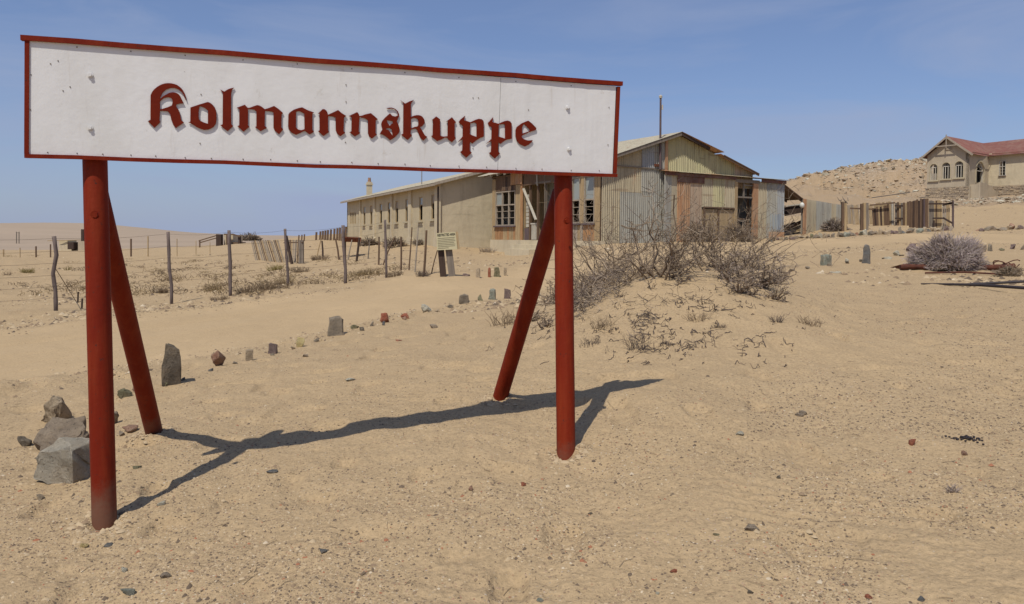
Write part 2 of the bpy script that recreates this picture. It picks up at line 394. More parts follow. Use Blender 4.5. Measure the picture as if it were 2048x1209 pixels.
def white_board():
    m, t, b = new_mat('weathered_white_paint'); v = coords(t)
    c = mix(t, noise(t, v, 1.6, 5), (.69, .685, .67), (.77, .765, .755))
    c = mix(t, ramp(t, noise(t, coords(t, (1, 1, .35)), 3.4, 7, .65), [(.45, (0, 0, 0)), (.8, (.6, .6, .6))]), c, (.60, .585, .54))
    c = mix(t, ramp(t, noise(t, v, 26, 6, .75), [(.69, (0, 0, 0)), (.72, (.8, .8, .8))]), c, (.30, .27, .23))
    c = mix(t, ramp(t, noise(t, v, 7, 9, .8, .3), [(.62, (0, 0, 0)), (.65, (.6, .6, .6))]), c, (.58, .56, .52))      # flaked patches
    c = mix(t, ramp(t, noise(t, coords(t, (1, 1, .08)), 19, 5, .7), [(.60, (0, 0, 0)), (.78, (.5, .5, .5))]), c, (.52, .46, .39))   # thin runs
    t.links.new(c, b.inputs['Base Color']); b.inputs['Roughness'].default_value = .55
    n = bump(t, b, noise(t, v, 2.5, 3), .007, 1); bump(t, b, noise(t, v, 30, 6, .7), .0015, 1, n); return m
M['white'] = white_board()
def letter_mat():
    m, t, b = new_mat('letter_red_rust'); v = coords(t)
    c = mix(t, noise(t, v, 18, 6, .7), (.10, .008, .003), (.19, .020, .005))
    t.links.new(c, b.inputs['Base Color']); b.inputs['Roughness'].default_value = .65; b.inputs['Specular IOR Level'].default_value = .12; bump(t, b, noise(t, v, 90, 4), .001); return m
M['letter'] = letter_mat()
def plaster(name, col, stain=(.25, .20, .14), amt=.5, sc_=1.0):
    m, t, b = new_mat(name); v = coords(t)
    c = mix(t, noise(t, v, .9 * sc_, 7, .65), sc(col, .84), sc(col, 1.12))
    c = mix(t, ramp(t, noise(t, coords(t, (1, 1, .22)), 1.6 * sc_, 7, .7, .5), [(.47, (0, 0, 0)), (.75, (amt,) * 3)]), c, stain)
    c = mix(t, ramp(t, noise(t, v, 7 * sc_, 6, .75), [(.60, (0, 0, 0)), (.66, (.4, .4, .4))]), c, sc(col, 1.25))
    c = mix(t, ramp(t, noise(t, coords(t, (.3, .3, 4)), 1.3 * sc_, 4, .6), [(.62, (0, 0, 0)), (.68, (.3,) * 3)]), c, sc(col, .6))
    t.links.new(c, b.inputs['Base Color']); b.inputs['Roughness'].default_value = .93
    n = bump(t, b, noise(t, v, 2, 5), .03); bump(t, b, noise(t, v, 22, 6, .7), .006, 1, n); return m
M['plaster'] = plaster('ochre_plaster', (.50, .42, .275)); M['plaster_pale'] = plaster('pale_plaster', (.53, .45, .31))
M['plaster_house'] = plaster('house_plaster', (.43, .36, .26), (.26, .20, .14), .5, .8); M['plaster_trim'] = plaster('trim_plaster', (.45, .385, .26))
def sheet_mat(name, col, rust=.3, rcol=(.28, .115, .055)):
    m, t, b = new_mat(name); v = coords(t); vs = coords(t, (1, 1, .12))
    c = mix(t, noise(t, vs, 2.2, 6, .6), sc(col, .82), sc(col, 1.15))
    k = .74 - .40 * rust
    c = mix(t, ramp(t, noise(t, vs, 2.6, 8, .72, .3), [(k - .05, (0, 0, 0)), (k + .10, (.9, .9, .9))]), c, rcol)
    c = mix(t, ramp(t, noise(t, v, 9, 7, .75), [(k, (0, 0, 0)), (k + .08, (.8, .8, .8))]), c, sc(rcol, .55))
    c = mix(t, ramp(t, noise(t, coords(t, (.4, .4, 3.5)), 1.1, 3, .5), [(.66, (0, 0, 0)), (.70, (.35, .35, .35))]), c, sc(rcol, .5))
    c = mix(t, ramp(t, noise(t, coords(t, (1, 1, .05)), 11, 7, .75), [(.50, (0, 0, 0)), (.68, (.75, .75, .75))]), c, (.13, .10, .075))      # grime running down the flutes
    c = mix(t, ramp(t, noise(t, v, .9, 6, .65), [(.45, (0, 0, 0)), (.7, (.25, .25, .25))]), c, (.40, .34, .25))        # dust
    t.links.new(c, b.inputs['Base Color']); b.inputs['Roughness'].default_value = .7; b.inputs['Metallic'].default_value = .05
    bump(t, b, noise(t, v, 14, 5), .003); return m
M['sh_grey'] = sheet_mat('galvanised_grey', (.34, .33, .285), .18); M['sh_beige'] = sheet_mat('galvanised_beige', (.43, .37, .255), .3)
M['sh_blue'] = sheet_mat('galvanised_blue_grey', (.33, .345, .35), .15); M['sh_rust'] = sheet_mat('rusted_sheet', (.42, .24, .13), .45, (.36, .17, .085))
M['sh_yellow'] = sheet_mat('yellowed_sheet', (.47, .43, .25), .28, (.30, .16, .07)); M['sh_pink'] = sheet_mat('pinkish_sheet', (.45, .34, .235), .4)
M['sh_dark'] = sheet_mat('dark_rust_sheet', (.12, .065, .055), .6, (.16, .05, .03)); M['sh_roof'] = sheet_mat('weathered_roof_sheet', (.40, .36, .27), .3)
M['sh_red'] = sheet_mat('red_roof_sheet', (.215, .085, .066), .2, (.20, .085, .055))
M['sh_bluep'] = sheet_mat('blue_painted_sheet', (.16, .24, .33), .3)
def wood(name, col, dark=.4, ax=(1, 1, .06)):
    m, t, b = new_mat(name); v = coords(t, ax)
    c = mix(t, ramp(t, noise(t, v, 22, 6, .7), [(.3, (0, 0, 0)), (.7, (1, 1, 1))]), sc(col, 1 - dark), sc(col, 1.2))
    c = mix(t, ramp(t, noise(t, coords(t), 3, 6, .7), [(.5, (0, 0, 0)), (.8, (.6, .6, .6))]), c, sc(col, .55))
    t.links.new(c, b.inputs['Base Color']); b.inputs['Roughness'].default_value = .85; bump(t, b, noise(t, v, 30, 5, .7), .004); return m
M['w_orange'] = wood('orange_timber', (.40, .22, .105)); M['w_tan'] = wood('tan_timber', (.40, .29, .16)); M['w_grey'] = wood('grey_timber', (.21, .175, .14))
M['w_brown'] = wood('brown_timber', (.15, .095, .06)); M['w_dark'] = wood('dark_timber', (.065, .042, .032)); M['w_pale'] = wood('bleached_timber', (.36, .30, .23))
M['w_white'] = wood('white_painted_timber', (.50, .46, .38), .3); M['w_fence'] = wood('fence_post_timber', (.17, .13, .115), .45)
M['w_mauve'] = wood('mauve_timber', (.12, .085, .085))
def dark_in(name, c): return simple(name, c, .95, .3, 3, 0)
M['inside'] = dark_in('dark_interior', (.05, .042, .036))  # near-black colour stands in for the shade of unlit rooms
M['wire'] = simple('rusty_wire', (.10, .07, .055), .7, .3, 30, 0); M['steel'] = simple('dull_steel', (.30, .28, .27), .45, .2, 20, .001, metal=.5)
M['rust'] = simple('rusty_iron', (.16, .055, .028), .85, .5, 25, .006, 60, dark=(.05, .025, .02)); M['rust_dark'] = simple('dark_rusty_iron', (.10, .036, .022), .85, .6, 9, .006, 60, dark=(.04, .022, .02)); M['blackrod'] = simple('black_iron', (.035, .028, .03), .6, .3, 15, .002)
M['twig'] = simple('bleached_twig', (.28, .22, .16), .9, .45, 5, .002, 120); M['bark'] = simple('weathered_bark', (.20, .15, .105), .9, .6, 14, .003, 90); M['brush'] = simple('matted_brush', (.19, .15, .12), .9, .5, 6, 0); M['bush_pale'] = simple('pale_bush_twig', (.42, .355, .31), .9, .35, 5, 0); M['bush_lilac'] = simple('lilac_bush_twig', (.36, .29, .275), .9, .35, 5, 0); M['twig_dark'] = simple('dark_twig', (.10, .075, .06), .9, .5, 6, 0)
M['twig_tan'] = simple('tan_twig', (.20, .145, .09), .9, .45, 5, 0); M['twig_lilac'] = simple('grey_lilac_twig', (.27, .215, .18), .9, .4, 4, 0)
M['grass'] = simple('dry_grass', (.26, .19, .10), .9, .4, 4, 0); M['green'] = simple('yellow_green_shrub', (.20, .16, .045), .9, .4, 5, 0)
M['paper'] = simple('cream_sign_paint', (.50, .45, .28), .6, .12, 8, 0); M['ink'] = simple('black_sign_ink', (.03, .025, .02), .6, .1, 5, 0)
M['lamp'] = simple('milky_glass', (.6, .6, .55), .3, .05, 5, 0)
def glass():
    m, t, b = new_mat('dusty_glass'); b.inputs['Base Color'].default_value = (.27, .29, .27, 1); b.inputs['Roughness'].default_value = .25
    b.inputs['Specular IOR Level'].default_value = .6; return m
M['glass'] = glass()
def stone(name, col, col2=None, dark=(.06, .05, .045)):
    m, t, b = new_mat(name); v = coords(t)
    c = mix(t, ramp(t, noise(t, v, 7, 7, .7), [(.3, (0, 0, 0)), (.7, (1, 1, 1))]), sc(col, .7), col2 or sc(col, 1.25))
    c = mix(t, ramp(t, noise(t, v, 45, 5, .7), [(.58, (0, 0, 0)), (.66, (.7, .7, .7))]), c, dark)
    c = mix(t, ramp(t, noise(t, v, 4, 6, .7), [(.45, (0, 0, 0)), (.7, (.65, .65, .65))]), c, (.36, .27, .17))
    t.links.new(c, b.inputs['Base Color']); b.inputs['Roughness'].default_value = .9
    n = bump(t, b, noise(t, v, 11, 8, .75), .07); bump(t, b, noise(t, v, 60, 6, .75), .016, 1, n); return m
ST = {'dark': stone('dark_slate', (0.137, 0.114, 0.086), (0.273, 0.227, 0.169)), 'grey': stone('grey_stone', (0.273, 0.227, 0.169)), 'blue': stone('blue_grey_stone', (0.169, 0.169, 0.163)),
 'brown': stone('brown_stone', (.29, .225, .165), (.46, .37, .27)), 'tan': stone('tan_stone', (0.442, 0.338, 0.221), (0.572, 0.455, 0.312)), 'red': stone('reddish_stone', (0.364, 0.169, 0.111), (0.481, 0.325, 0.221)),
 'pale': stone('pale_stone', (0.585, 0.494, 0.364), (0.620, 0.620, 0.494)), 'yellow': stone('yellow_stone', (0.598, 0.364, 0.130), (0.620, 0.572, 0.286)), 'teal': stone('grey_green_stone', (0.247, 0.260, 0.208), (0.390, 0.403, 0.325)),
 'pit': stone('pitted_grey_conglomerate', (.46, .41, .32), (.58, .52, .41)), 'mauve': stone('purplish_stone', (0.195, 0.137, 0.124)), 'brick': stone('brick_red_stone', (0.416, 0.117, 0.065), (0.468, 0.182, 0.104)),
 'olive': stone('olive_stone', (0.221, 0.202, 0.117))}

# ---------------------------------------------------------------- ground, road, hills (one fan grid split into sheets that share their edges)
def build_terrain():
    near = np.exp(np.linspace(math.log(.4), math.log(2.85), 14))
    rad = np.concatenate([near, GROW])
    ang_in = np.arctan(GCOL); a0 = ang_in[-1]
    ang_out = np.linspace(a0, 2 * math.pi - a0, 74)[1:-1]
    ang = np.concatenate([ang_in, ang_out])                     # 0 = +Y, clockwise
    nr, na = len(rad), len(ang)
    RR, AA = np.meshgrid(rad, ang, indexing='ij')
    # inside the fan rows run along y = const, outside they are circles
    k = np.where(np.abs(np.where(AA > math.pi, AA - 2 * math.pi, AA)) <= a0, 1 / np.maximum(np.cos(AA), .2), 1 / math.cos(a0))
    X = RR * k * np.sin(AA); Y = RR * k * np.cos(AA)
    Z = height(X, Y)
    V = np.stack([X, Y, Z], -1).reshape(-1, 3)
    c0 = len(V); V = np.vstack([V, [[0, 0, gz(0, .01)]]])
    i = np.arange(nr - 1)[:, None]; j = np.arange(na)[None]; j2 = (j + 1) % na
    q = np.stack([i * na + j, i * na + j2, (i + 1) * na + j2, (i + 1) * na + j], -1).reshape(-1, 4)[:, ::-1]
    cx = V[q].mean(1)
    lat, al = road_coord(cx[:, 0], cx[:, 1])
    wob = .25 * fbm(cx[:, 0] * 1.2, cx[:, 1] * 1.2, 5, 3)
    isroad = (np.abs(lat) + wob < 2.75) & (cx[:, 1] > 4) & (cx[:, 1] < 33)
    ratio = cx[:, 0] / np.maximum(cx[:, 1], 1)
    ishill = (~isroad) & (cx[:, 1] > 62 + 10 * fbm(cx[:, 0] * .05, cx[:, 1] * .05, 6, 3)) & (ratio > .34)
    isdune = (~isroad) & (~ishill) & (cx[:, 1] > 110)
    rest = ~(isroad | ishill | isdune)
    tri = [(c0, jj, (jj + 1) % na)[::-1] for jj in range(na)]
    for name, mask, mt, extra in (('ground', rest, M['sand'], tri), ('road', isroad, M['road'], []), ('hillside', ishill, M['hill'], []), ('dunes', isdune, M['dune'], [])):
        F = q[mask]; idx, inv = np.unique(F, return_inverse=True); inv = inv.reshape(F.shape)
        vv = V[idx]; me = bpy.data.meshes.new(name)
        if extra:
            ex = np.array(extra); allv = np.unique(np.concatenate([F.ravel(), ex.ravel()])); mp_ = np.full(len(V), -1); mp_[allv] = np.arange(len(allv)); vv = V[allv]; inv = mp_[F]; ex = mp_[ex]
        nf = len(inv); nl = nf * 4 + (len(extra) * 3)
        me.vertices.add(len(vv)); me.vertices.foreach_set('co', vv.astype(np.float32).ravel())
        me.loops.add(nl); li = inv.ravel()
        if extra: li = np.concatenate([li, ex.ravel()])
        me.loops.foreach_set('vertex_index', li.astype(np.int32))
        me.polygons.add(nf + len(extra))
        ls = np.concatenate([np.arange(nf) * 4, nf * 4 + np.arange(len(extra)) * 3]); me.polygons.foreach_set('loop_start', ls.astype(np.int32))
        me.polygons.foreach_set('use_smooth', np.ones(nf + len(extra), bool))
        me.update(calc_edges=True); me.validate()
        me.materials.append(mt); o = link(name, me); o['kind'] = 'structure'
build_terrain()

# ---------------------------------------------------------------- the station sign
def on_plane(px, py, P0, nrm):
    d = Vector(ray(px, py)); o = Vector((0, 0, EYE)); k = (P0 - o).dot(nrm) / d.dot(nrm); return o + d * k
BH = .70
cs = [(45, 72), (1241, 166), (1233, 356), (50, 316)]
Dr = [ray(*c) for c in cs]; s_ = np.linalg.solve(np.array([Dr[0], -Dr[1], Dr[2]]).T, Dr[3])
k_ = BH / np.linalg.norm(Dr[0] * s_[0] - Dr[3]); BL = Vector(Dr[3] * k_) + Vector((0, 0, EYE))
TL = Vector(Dr[0] * s_[0] * k_) + Vector((0, 0, EYE)); TR = Vector(Dr[1] * s_[1] * k_) + Vector((0, 0, EYE)); BR = Vector(Dr[2] * s_[2] * k_) + Vector((0, 0, EYE))
bx = (TR - TL).normalized(); bn = bx.cross(BL - TL).normalized()
if bn.y > 0: bn = -bn                      # towards the viewer
bz = bn.cross(bx) if bn.cross(bx).z > 0 else bx.cross(bn)
def bp(px, py, off=0.0): return on_plane(px, py, BL + bn * off, bn)
sign_base = at(670, 940); 
sign = thing('station_sign', 'white station name board with dark red Gothic lettering on two red pipe posts', 'sign', sign_base)
FW = .0
# board: two sheets with a seam at the right
def slab(mb, q4, o0, o1, nx=1, wav=0.0, seed=0):
    a, b, c, d = q4; vs = []; fs = []
    for j in (0, 1):
        for i in range(nx + 1):
            u = i / nx; t_ = a.lerp(b, u); b_ = d.lerp(c, u); p = (t_, b_)[j]
            wv = wav * float(fbm(np.array([u * 9 + seed]), np.array([j * 3.0]), 5, 3)[0])
            vs += [p + bn * (o1 + wv), p + bn * o0]
    n = nx + 1
    for i in range(nx):
        T0, T1, B0, B1 = 2 * i, 2 * (i + 1), 2 * (n + i), 2 * (n + i + 1)
        fs += [(T0, B0, B1, T1), (T0 + 1, T1 + 1, B1 + 1, B0 + 1), (T0, T1, T1 + 1, T0 + 1), (B0, B0 + 1, B1 + 1, B1)]
    fs += [(0, 1, 2 * n + 1, 2 * n), (2 * nx, 2 * (n + nx), 2 * (n + nx) + 1, 2 * nx + 1)]
    mb.add(vs, fs)
it = [bp(58, 80), bp(1232, 173), bp(1225, 348), bp(57, 309)]
sx0, sx1 = .7622, .7630
for a, b in ((0, sx0), (sx1, 1)):
    mb = MB(); slab(mb, (it[0].lerp(it[1], a), it[0].lerp(it[1], b), it[3].lerp(it[2], b), it[3].lerp(it[2], a)), -.008, .0, 24, .003, a * 7)
    mb.build('board_sheet', M['white'], sign)
mb = MB(); slab(mb, (it[0].lerp(it[1], .005), it[0].lerp(it[1], .995), it[3].lerp(it[2], .995), it[3].lerp(it[2], .005)), -.030, -.0125); mb.build('backing_board', M['w_grey'], sign)
def rail(a, b, h, depth, ctr, name='frame_rail'):
    m_ = MB(); up = bz; pts = []
    n = 14
    for i in range(n + 1):
        p = a.lerp(b, i / n) + bz * (.0022 * math.sin(i * 1.9) + .0015 * math.sin(i * .7)); pts.append(p)
    for p0, p1 in zip(pts[:-1], pts[1:]):
        pass
    vs = []; perp = bn.cross((b - a).normalized())
    for p in pts:
        for su, sn in ((-1, -1), (1, -1), (1, 1), (-1, 1)): vs.append(p + perp * su * h / 2 + bn * (ctr + sn * depth / 2))
    fs = [(4 * i + k, 4 * i + (k + 1) % 4, 4 * i + 4 + (k + 1) % 4, 4 * i + 4 + k) for i in range(n) for k in range(4)] + [(0, 3, 2, 1), (4 * n, 4 * n + 1, 4 * n + 2, 4 * n + 3)]
    m_.add(vs, fs); return m_.build(name, M['red'], sign)
rail(bp(42, 76), bp(1244, 168.5), .030, .042, -.006, 'top_rail')
rail(bp(50, 312.5), bp(1233, 352), .023, .045, -.006, 'bottom_rail')
rail(bp(54.5, 82), bp(53.5, 309), .023, .040, -.011, 'side_rail')
rail(bp(1237, 174), bp(1229.5, 348), .023, .040, -.011, 'side_rail')
# letters, cut from sheet and standing proud of the board
Z = 1612 / 160.0
LET = [
 (290, 155, [(60,885),(112,858),(115,360),(150,290),(190,242),(240,200),(290,168),(340,145),(400,127),(460,120),(530,124),(600,140),(650,160),(690,188),(730,222),(762,262),(805,340),(835,465),(822,462),(785,370),(740,300),(680,248),(635,226),(590,215),(540,214),(490,222),(420,250),(350,315),(298,425),(302,442),(360,390),(420,355),(490,318),(560,305),(610,310),(650,325),(685,352),(710,385),(740,450),(780,525),(700,528),(628,548),(632,600),(668,645),(697,705),(715,790),(732,870),(785,910),(622,1022),(572,962),(532,855),(512,755),(462,685),(302,672),(292,862),(308,905),(190,1018)], [[(300,490),(350,440),(400,410),(470,400),(515,410),(540,432),(556,465),(560,500),(545,568),(460,605),(302,655)]]),
 (290, 155, [(880,910),(915,895),(918,610),(1080,555),(1265,500),(1310,515),(1350,545),(1400,600),(1428,665),(1440,750),(1440,850),(1428,935),(1380,1000),(1330,1030),(1270,1052),(1190,1060),(1110,1035),(1040,1000),(960,950),(905,915)], [[(1095,592),(1120,582),(1200,615),(1270,670),(1270,940),(1190,915),(1115,880),(1082,840),(1080,700)]]),
 (430, 165, [(110,150),(155,175),(190,190),(250,150),(310,125),(380,112),(345,150),(330,200),(325,250),(325,840),(337,862),(368,880),(255,985),(180,930),(110,862),(148,855),(156,830),(160,230),(140,190)], []),
 (430, 165, [(440,515),(600,455),(660,518),(700,515),(770,488),(850,462),(895,470),(940,495),(1005,545),(1100,515),(1190,480),(1280,540),(1370,622),(1342,640),(1337,910),(1372,950),(1290,1045),(1215,985),(1180,920),(1180,612),(1150,590),(1005,575),(1000,885),(1045,915),(920,985),(860,940),(810,905),(835,890),(835,592),(810,562),(770,545),(665,535),(665,872),(690,898),(575,995),(500,925),(455,885),(490,868),(492,545)], []),
 (565, 185, [(120,450),(142,415),(175,388),(220,358),(270,338),(330,318),(395,305),(500,360),(635,410),(602,430),(602,760),(632,795),(545,850),(450,775),(365,815),(270,855),(180,810),(125,745),(115,690)], [[(272,388),(330,378),(385,400),(440,430),(445,742),(420,756),(375,765),(330,757),(290,738),(270,700)]]),
 (565, 185, [(715,430),(770,380),(810,340),(850,345),(880,368),(900,400),(915,455),(1020,408),(1120,360),(1190,420),(1285,480),(1240,500),(1228,790),(1262,815),(1165,885),(1100,830),(1075,770),(1070,510),(1000,485),(918,478),(918,770),(938,800),(825,880),(720,787),(748,765),(745,430)], []),
 (690, 190, [(80,430),(245,350),(275,390),(290,432),(330,425),(420,395),(520,372),(590,430),(660,495),(618,510),(615,780),(642,800),(545,880),(490,845),(465,780),(460,510),(400,470),(290,450),(275,745),(305,772),(200,840),(95,757),(130,735),(135,450)], []),
 (690, 190, [(840,272),(890,262),(940,260),(1010,285),(1065,335),(1090,400),(1085,435),(1070,470),(1040,530),(1080,620),(1097,700),(1093,740),(1080,775),(1020,840),(950,890),(905,915),(860,868),(800,825),(740,790),(700,800),(725,745),(755,700),(738,645),(730,590),(750,530),(800,470),(905,375),(950,425),(1010,440),(1058,425),(1068,385),(1045,330),(1000,295),(940,278),(870,285)], [[(838,512),(960,530),(965,575),(930,600),(900,626),(860,580)],[(800,680),(900,668),(945,700),(962,830),(930,788),(880,715)]]),
 (795, 195, [(75,75),(155,130),(240,85),(330,55),(285,100),(268,140),(268,408),(300,385),(340,370),(385,362),(430,362),(470,374),(500,395),(530,435),(545,475),(545,520),(500,580),(450,600),(500,680),(550,770),(600,800),(520,870),(465,820),(430,740),(395,660),(365,628),(268,652),(262,735),(290,772),(205,860),(75,755),(115,733),(120,120)], [[(270,430),(330,412),(390,428),(412,450),(420,480),(420,560),(400,590),(340,600),(270,632)]]),
 (795, 195, [(695,460),(780,388),(855,445),(860,775),(920,795),(1010,785),(1012,485),(985,490),(1095,405),(1180,507),(1150,522),(1150,790),(1172,830),(1095,905),(1020,850),(1010,815),(950,815),(870,855),(800,882),(680,785),(710,765),(715,470)], []),
 (915, 205, [(25,400),(60,350),(150,275),(130,368),(190,380),(255,405),(330,370),(380,348),(430,335),(490,345),(515,370),(527,400),(530,690),(460,715),(380,765),(300,830),(248,790),(245,960),(255,990),(285,1015),(175,1115),(55,1005),(98,970),(105,740),(15,800),(60,745),(105,690),(108,470),(60,440)], [[(257,428),(330,405),(365,415),(385,440),(385,700),(300,670),(247,645)]]),
 (915, 205, [(610,420),(650,380),(715,305),(700,400),(760,415),(825,435),(900,400),(950,380),(1010,370),(1060,388),(1090,430),(1090,735),(1000,748),(930,785),(870,838),(820,805),(817,990),(855,1032),(750,1130),(635,1025),(675,1000),(685,780),(585,830),(640,785),(685,735),(690,500),(640,480)], [[(830,455),(900,438),(950,442),(957,490),(960,735),(880,708),(820,692)]]),
 (915, 205, [(1172,560),(1195,500),(1290,428),(1350,400),(1425,372),(1500,430),(1587,522),(1575,560),(1470,592),(1310,662),(1288,690),(1305,720),(1332,742),(1375,760),(1420,772),(1512,765),(1495,800),(1430,855),(1355,888),(1250,840),(1190,768),(1170,680)], [[(1300,510),(1322,450),(1345,440),(1462,560),(1440,588),(1300,634)]]),
]
def letter(ox, oy, outer, holes):
    loops = [[bp(ox + x / Z, oy + y / Z, .0062) for x, y in lp] for lp in [outer] + holes]
    cu = bpy.data.curves.new('l', 'CURVE'); cu.dimensions = '2D'; cu.fill_mode = 'BOTH'; cu.extrude = .0028; cu.bevel_depth = .0006; cu.bevel_resolution = 0
    o0 = loops[0][0]
    for lp in loops:
        sp = cu.splines.new('POLY'); sp.points.add(len(lp) - 1); sp.use_cyclic_u = True
        for i, q in enumerate(lp): v = q - o0; sp.points[i].co = (v.dot(bx), v.dot(bz), 0, 1)
    t = bpy.data.objects.new('l', cu); COL.objects.link(t)
    me = bpy.data.meshes.new_from_object(t.evaluated_get(bpy.context.evaluated_depsgraph_get()))
    bpy.data.objects.remove(t); bpy.data.curves.remove(cu)
    Mx = Matrix(((bx.x, bz.x, bn.x, o0.x - sign_base.x), (bx.y, bz.y, bn.y, o0.y - sign_base.y), (bx.z, bz.z, bn.z, o0.z - sign_base.z), (0, 0, 0, 1)))
    me.transform(Mx)
    me.materials.clear(); me.materials.append(M['letter']); me.name = 'letter'; link('letter', me, sign)
for l in LET: letter(*l)
# spacers holding the letters off the board are hidden; bolts, nails
def bolt(p, r=.011, mat=None, name='bolt', nrm=bn, l_=.011):
    m_ = MB(); x = nrm.orthogonal().normalized(); y = nrm.cross(x)
    hexa = [p + (x * math.cos(a) + y * math.sin(a)) * r for a in [math.pi / 3 * k for k in range(6)]]
    wsh = [p + (x * math.cos(a) + y * math.sin(a)) * r * 1.5 for a in [math.pi / 6 * k for k in range(12)]]
    m_.add([v for v in wsh] + [v + nrm * .003 for v in wsh], [tuple(range(12, 24))] + [(i, (i + 1) % 12, 12 + (i + 1) % 12, 12 + i) for i in range(12)])
    m_.add([v + nrm * .003 for v in hexa] + [v + nrm * l_ for v in hexa], [tuple(range(6, 12))] + [(i, (i + 1) % 6, 6 + (i + 1) % 6, 6 + i) for i in range(6)])
    return m_.build(name, mat or M['white'], sign)
for px, py in ((180, 150), (180, 256), (1135, 215), (1138, 298)): bolt(bp(px, py, .004))
nm = None
def nail(px, py):
    global nm
    p = bp(px, py, .0015)
    if nm is None:
        m_ = MB(); x = bx; y = bz
        rr = [(x * math.cos(a) + y * math.sin(a)) * .0042 for a in [math.pi / 3 * k for k in range(6)]]
        m_.add([bn * .004] + rr, [(0, i + 1, (i + 1) % 6 + 1) for i in range(6)]); nm = mesh_of('nail', m_.v, m_.f, M['w_grey'])
    o = link('nail', nm, sign); o.location = p - sign_base
for i in range(21):
    f = (i + .5) / 21; jx = rnd.uniform(-6, 6)
    nail(70 + 1150 * f + jx, 305 + 38 * f + rnd.uniform(-1, 1)); 
    if i % 2: nail(70 + 1150 * f + jx, 88 + 91 * f + rnd.uniform(-1, 1))
for px, py in ((402, 189), (400, 287), (692, 170), (692, 204), (691, 243), (691, 285), (946, 196), (957, 196), (946, 297), (1057, 220), (101, 128), (116, 122), (140, 174), (126, 182), (62, 150), (61, 220), (1218, 215), (1216, 290)): nail(px, py)
# posts and braces
PR = .0685
def lump(mb, c, r, sd):          # collar of pushed up sand / concrete round a foot
    pass
for (tx, ty, bx_, by_) in ((190, 318, 209, 1045), (1126, 352, 1132, 903)):
    top = on_plane(tx, ty, BL - bn * (.03 + PR + .004), bn); foot = at(bx_, by_)
    top2 = top + (top - foot).normalized() * .52; foot2 = foot - (top - foot).normalized() * .25
    m_ = MB(); n = 14; m_.tube([foot2.lerp(top2, i / n) for i in range(n + 1)], [PR * (1 + .006 * math.sin(i * 2.1)) for i in range(n + 1)], 28); post = m_.build('post', M['red'], sign, True)
    # the bolt through the post
    bp_ = on_plane(*((190.5, 430) if tx < 500 else (1133, 442)), foot.lerp(top, .5) + bn * PR, bn); bolt(bp_ + bn * .002, .017, M['red'], 'post_bolt', bn, .02)
for (fx, fy, tx, ty, dep) in ((309, 868, 190, 372, .16), (1001, 793, 1122, 385, .16)):
    foot = at(fx, fy); top = on_plane(tx, ty, BL - bn * (.03 + PR * 2 + dep * .45 + .01), bn)
    foot2 = foot - (top - foot).normalized() * .3
    m_ = MB(); m_.tube([foot2.lerp(top, i / 10) for i in range(11)], PR * .98, 28); m_.build('brace', M['red'], sign, True)

# ---------------------------------------------------------------- rocks
def rock_mesh(name, seed, dims, mat, sub=2, rough=.05, cut=0, tall=False, slab_=False):
    r = random.Random(seed); bm = bmesh.new()
    if slab_:
        pts = [(sx * r.uniform(.7, 1) * (1 if sz < 0 else r.uniform(.62, 1)), sy * r.uniform(.7, 1), sz * r.uniform(.66, 1)) for sx in (-1, 1) for sy in (-1, 1) for sz in (-1, 1)]
        pts += [(r.uniform(-.9, .9), r.choice((-1, 1)) * r.uniform(.7, .95), r.choice((-1, 1)) * r.uniform(.7, .98)) for _ in range(4)]
    else:
        pts = []
        for _ in range(12):
            a = r.uniform(0, 2 * math.pi); z = r.uniform(-1, 1); q = math.sqrt(max(0, 1 - z * z)) ** .6
            pts.append((math.cos(a) * q * r.uniform(.72, 1), math.sin(a) * q * r.uniform(.72, 1), z * r.uniform(.75, 1)))
    vs = [bm.verts.new((p[0] * dims[0] / 2, p[1] * dims[1] / 2, p[2] * dims[2] / 2)) for p in pts]
    bmesh.ops.convex_hull(bm, input=vs)
    for v in [v for v in bm.verts if not v.link_faces]: bm.verts.remove(v)
    bmesh.ops.triangulate(bm, faces=bm.faces[:])
    if sub:
        bmesh.ops.bevel(bm, geom=bm.edges[:], offset=min(dims) * .045, segments=1, affect='EDGES', profile=.6, clamp_overlap=True)
        bmesh.ops.remove_doubles(bm, verts=bm.verts[:], dist=min(dims) * .01)
        R0 = max(dims) * .62
        for v in bm.verts:
            if v.co.length > R0 * 1.35: v.co *= R0 / v.co.length
        bmesh.ops.triangulate(bm, faces=bm.faces[:])
        bmesh.ops.subdivide_edges(bm, edges=[e for e in bm.edges if e.calc_length() > min(dims) * .12], cuts=sub, use_grid_fill=True)
        bmesh.ops.triangulate(bm, faces=bm.faces[:])
    co = np.array([v.co[:] for v in bm.verts]); k = 2.2 / max(dims)
    d = fbm(co[:, 0] * k * 1.6 + seed, co[:, 1] * k * 1.6 + co[:, 2] * k * 1.1, seed, 5, .62) * rough * max(dims) * 2
    nn = co / np.maximum(np.linalg.norm(co, axis=1, keepdims=True), 1e-6); co = co + nn * d[:, None]
    for v, c in zip(bm.verts, co): v.co = c
    zmin = min(v.co.z for v in bm.verts)
    for v in bm.verts: v.co.z -= zmin
    me = bpy.data.meshes.new(name); bm.to_mesh(me); bm.free(); me.materials.append(mat)
    if sub: me.set_sharp_from_angle(angle=R(38))
    return me
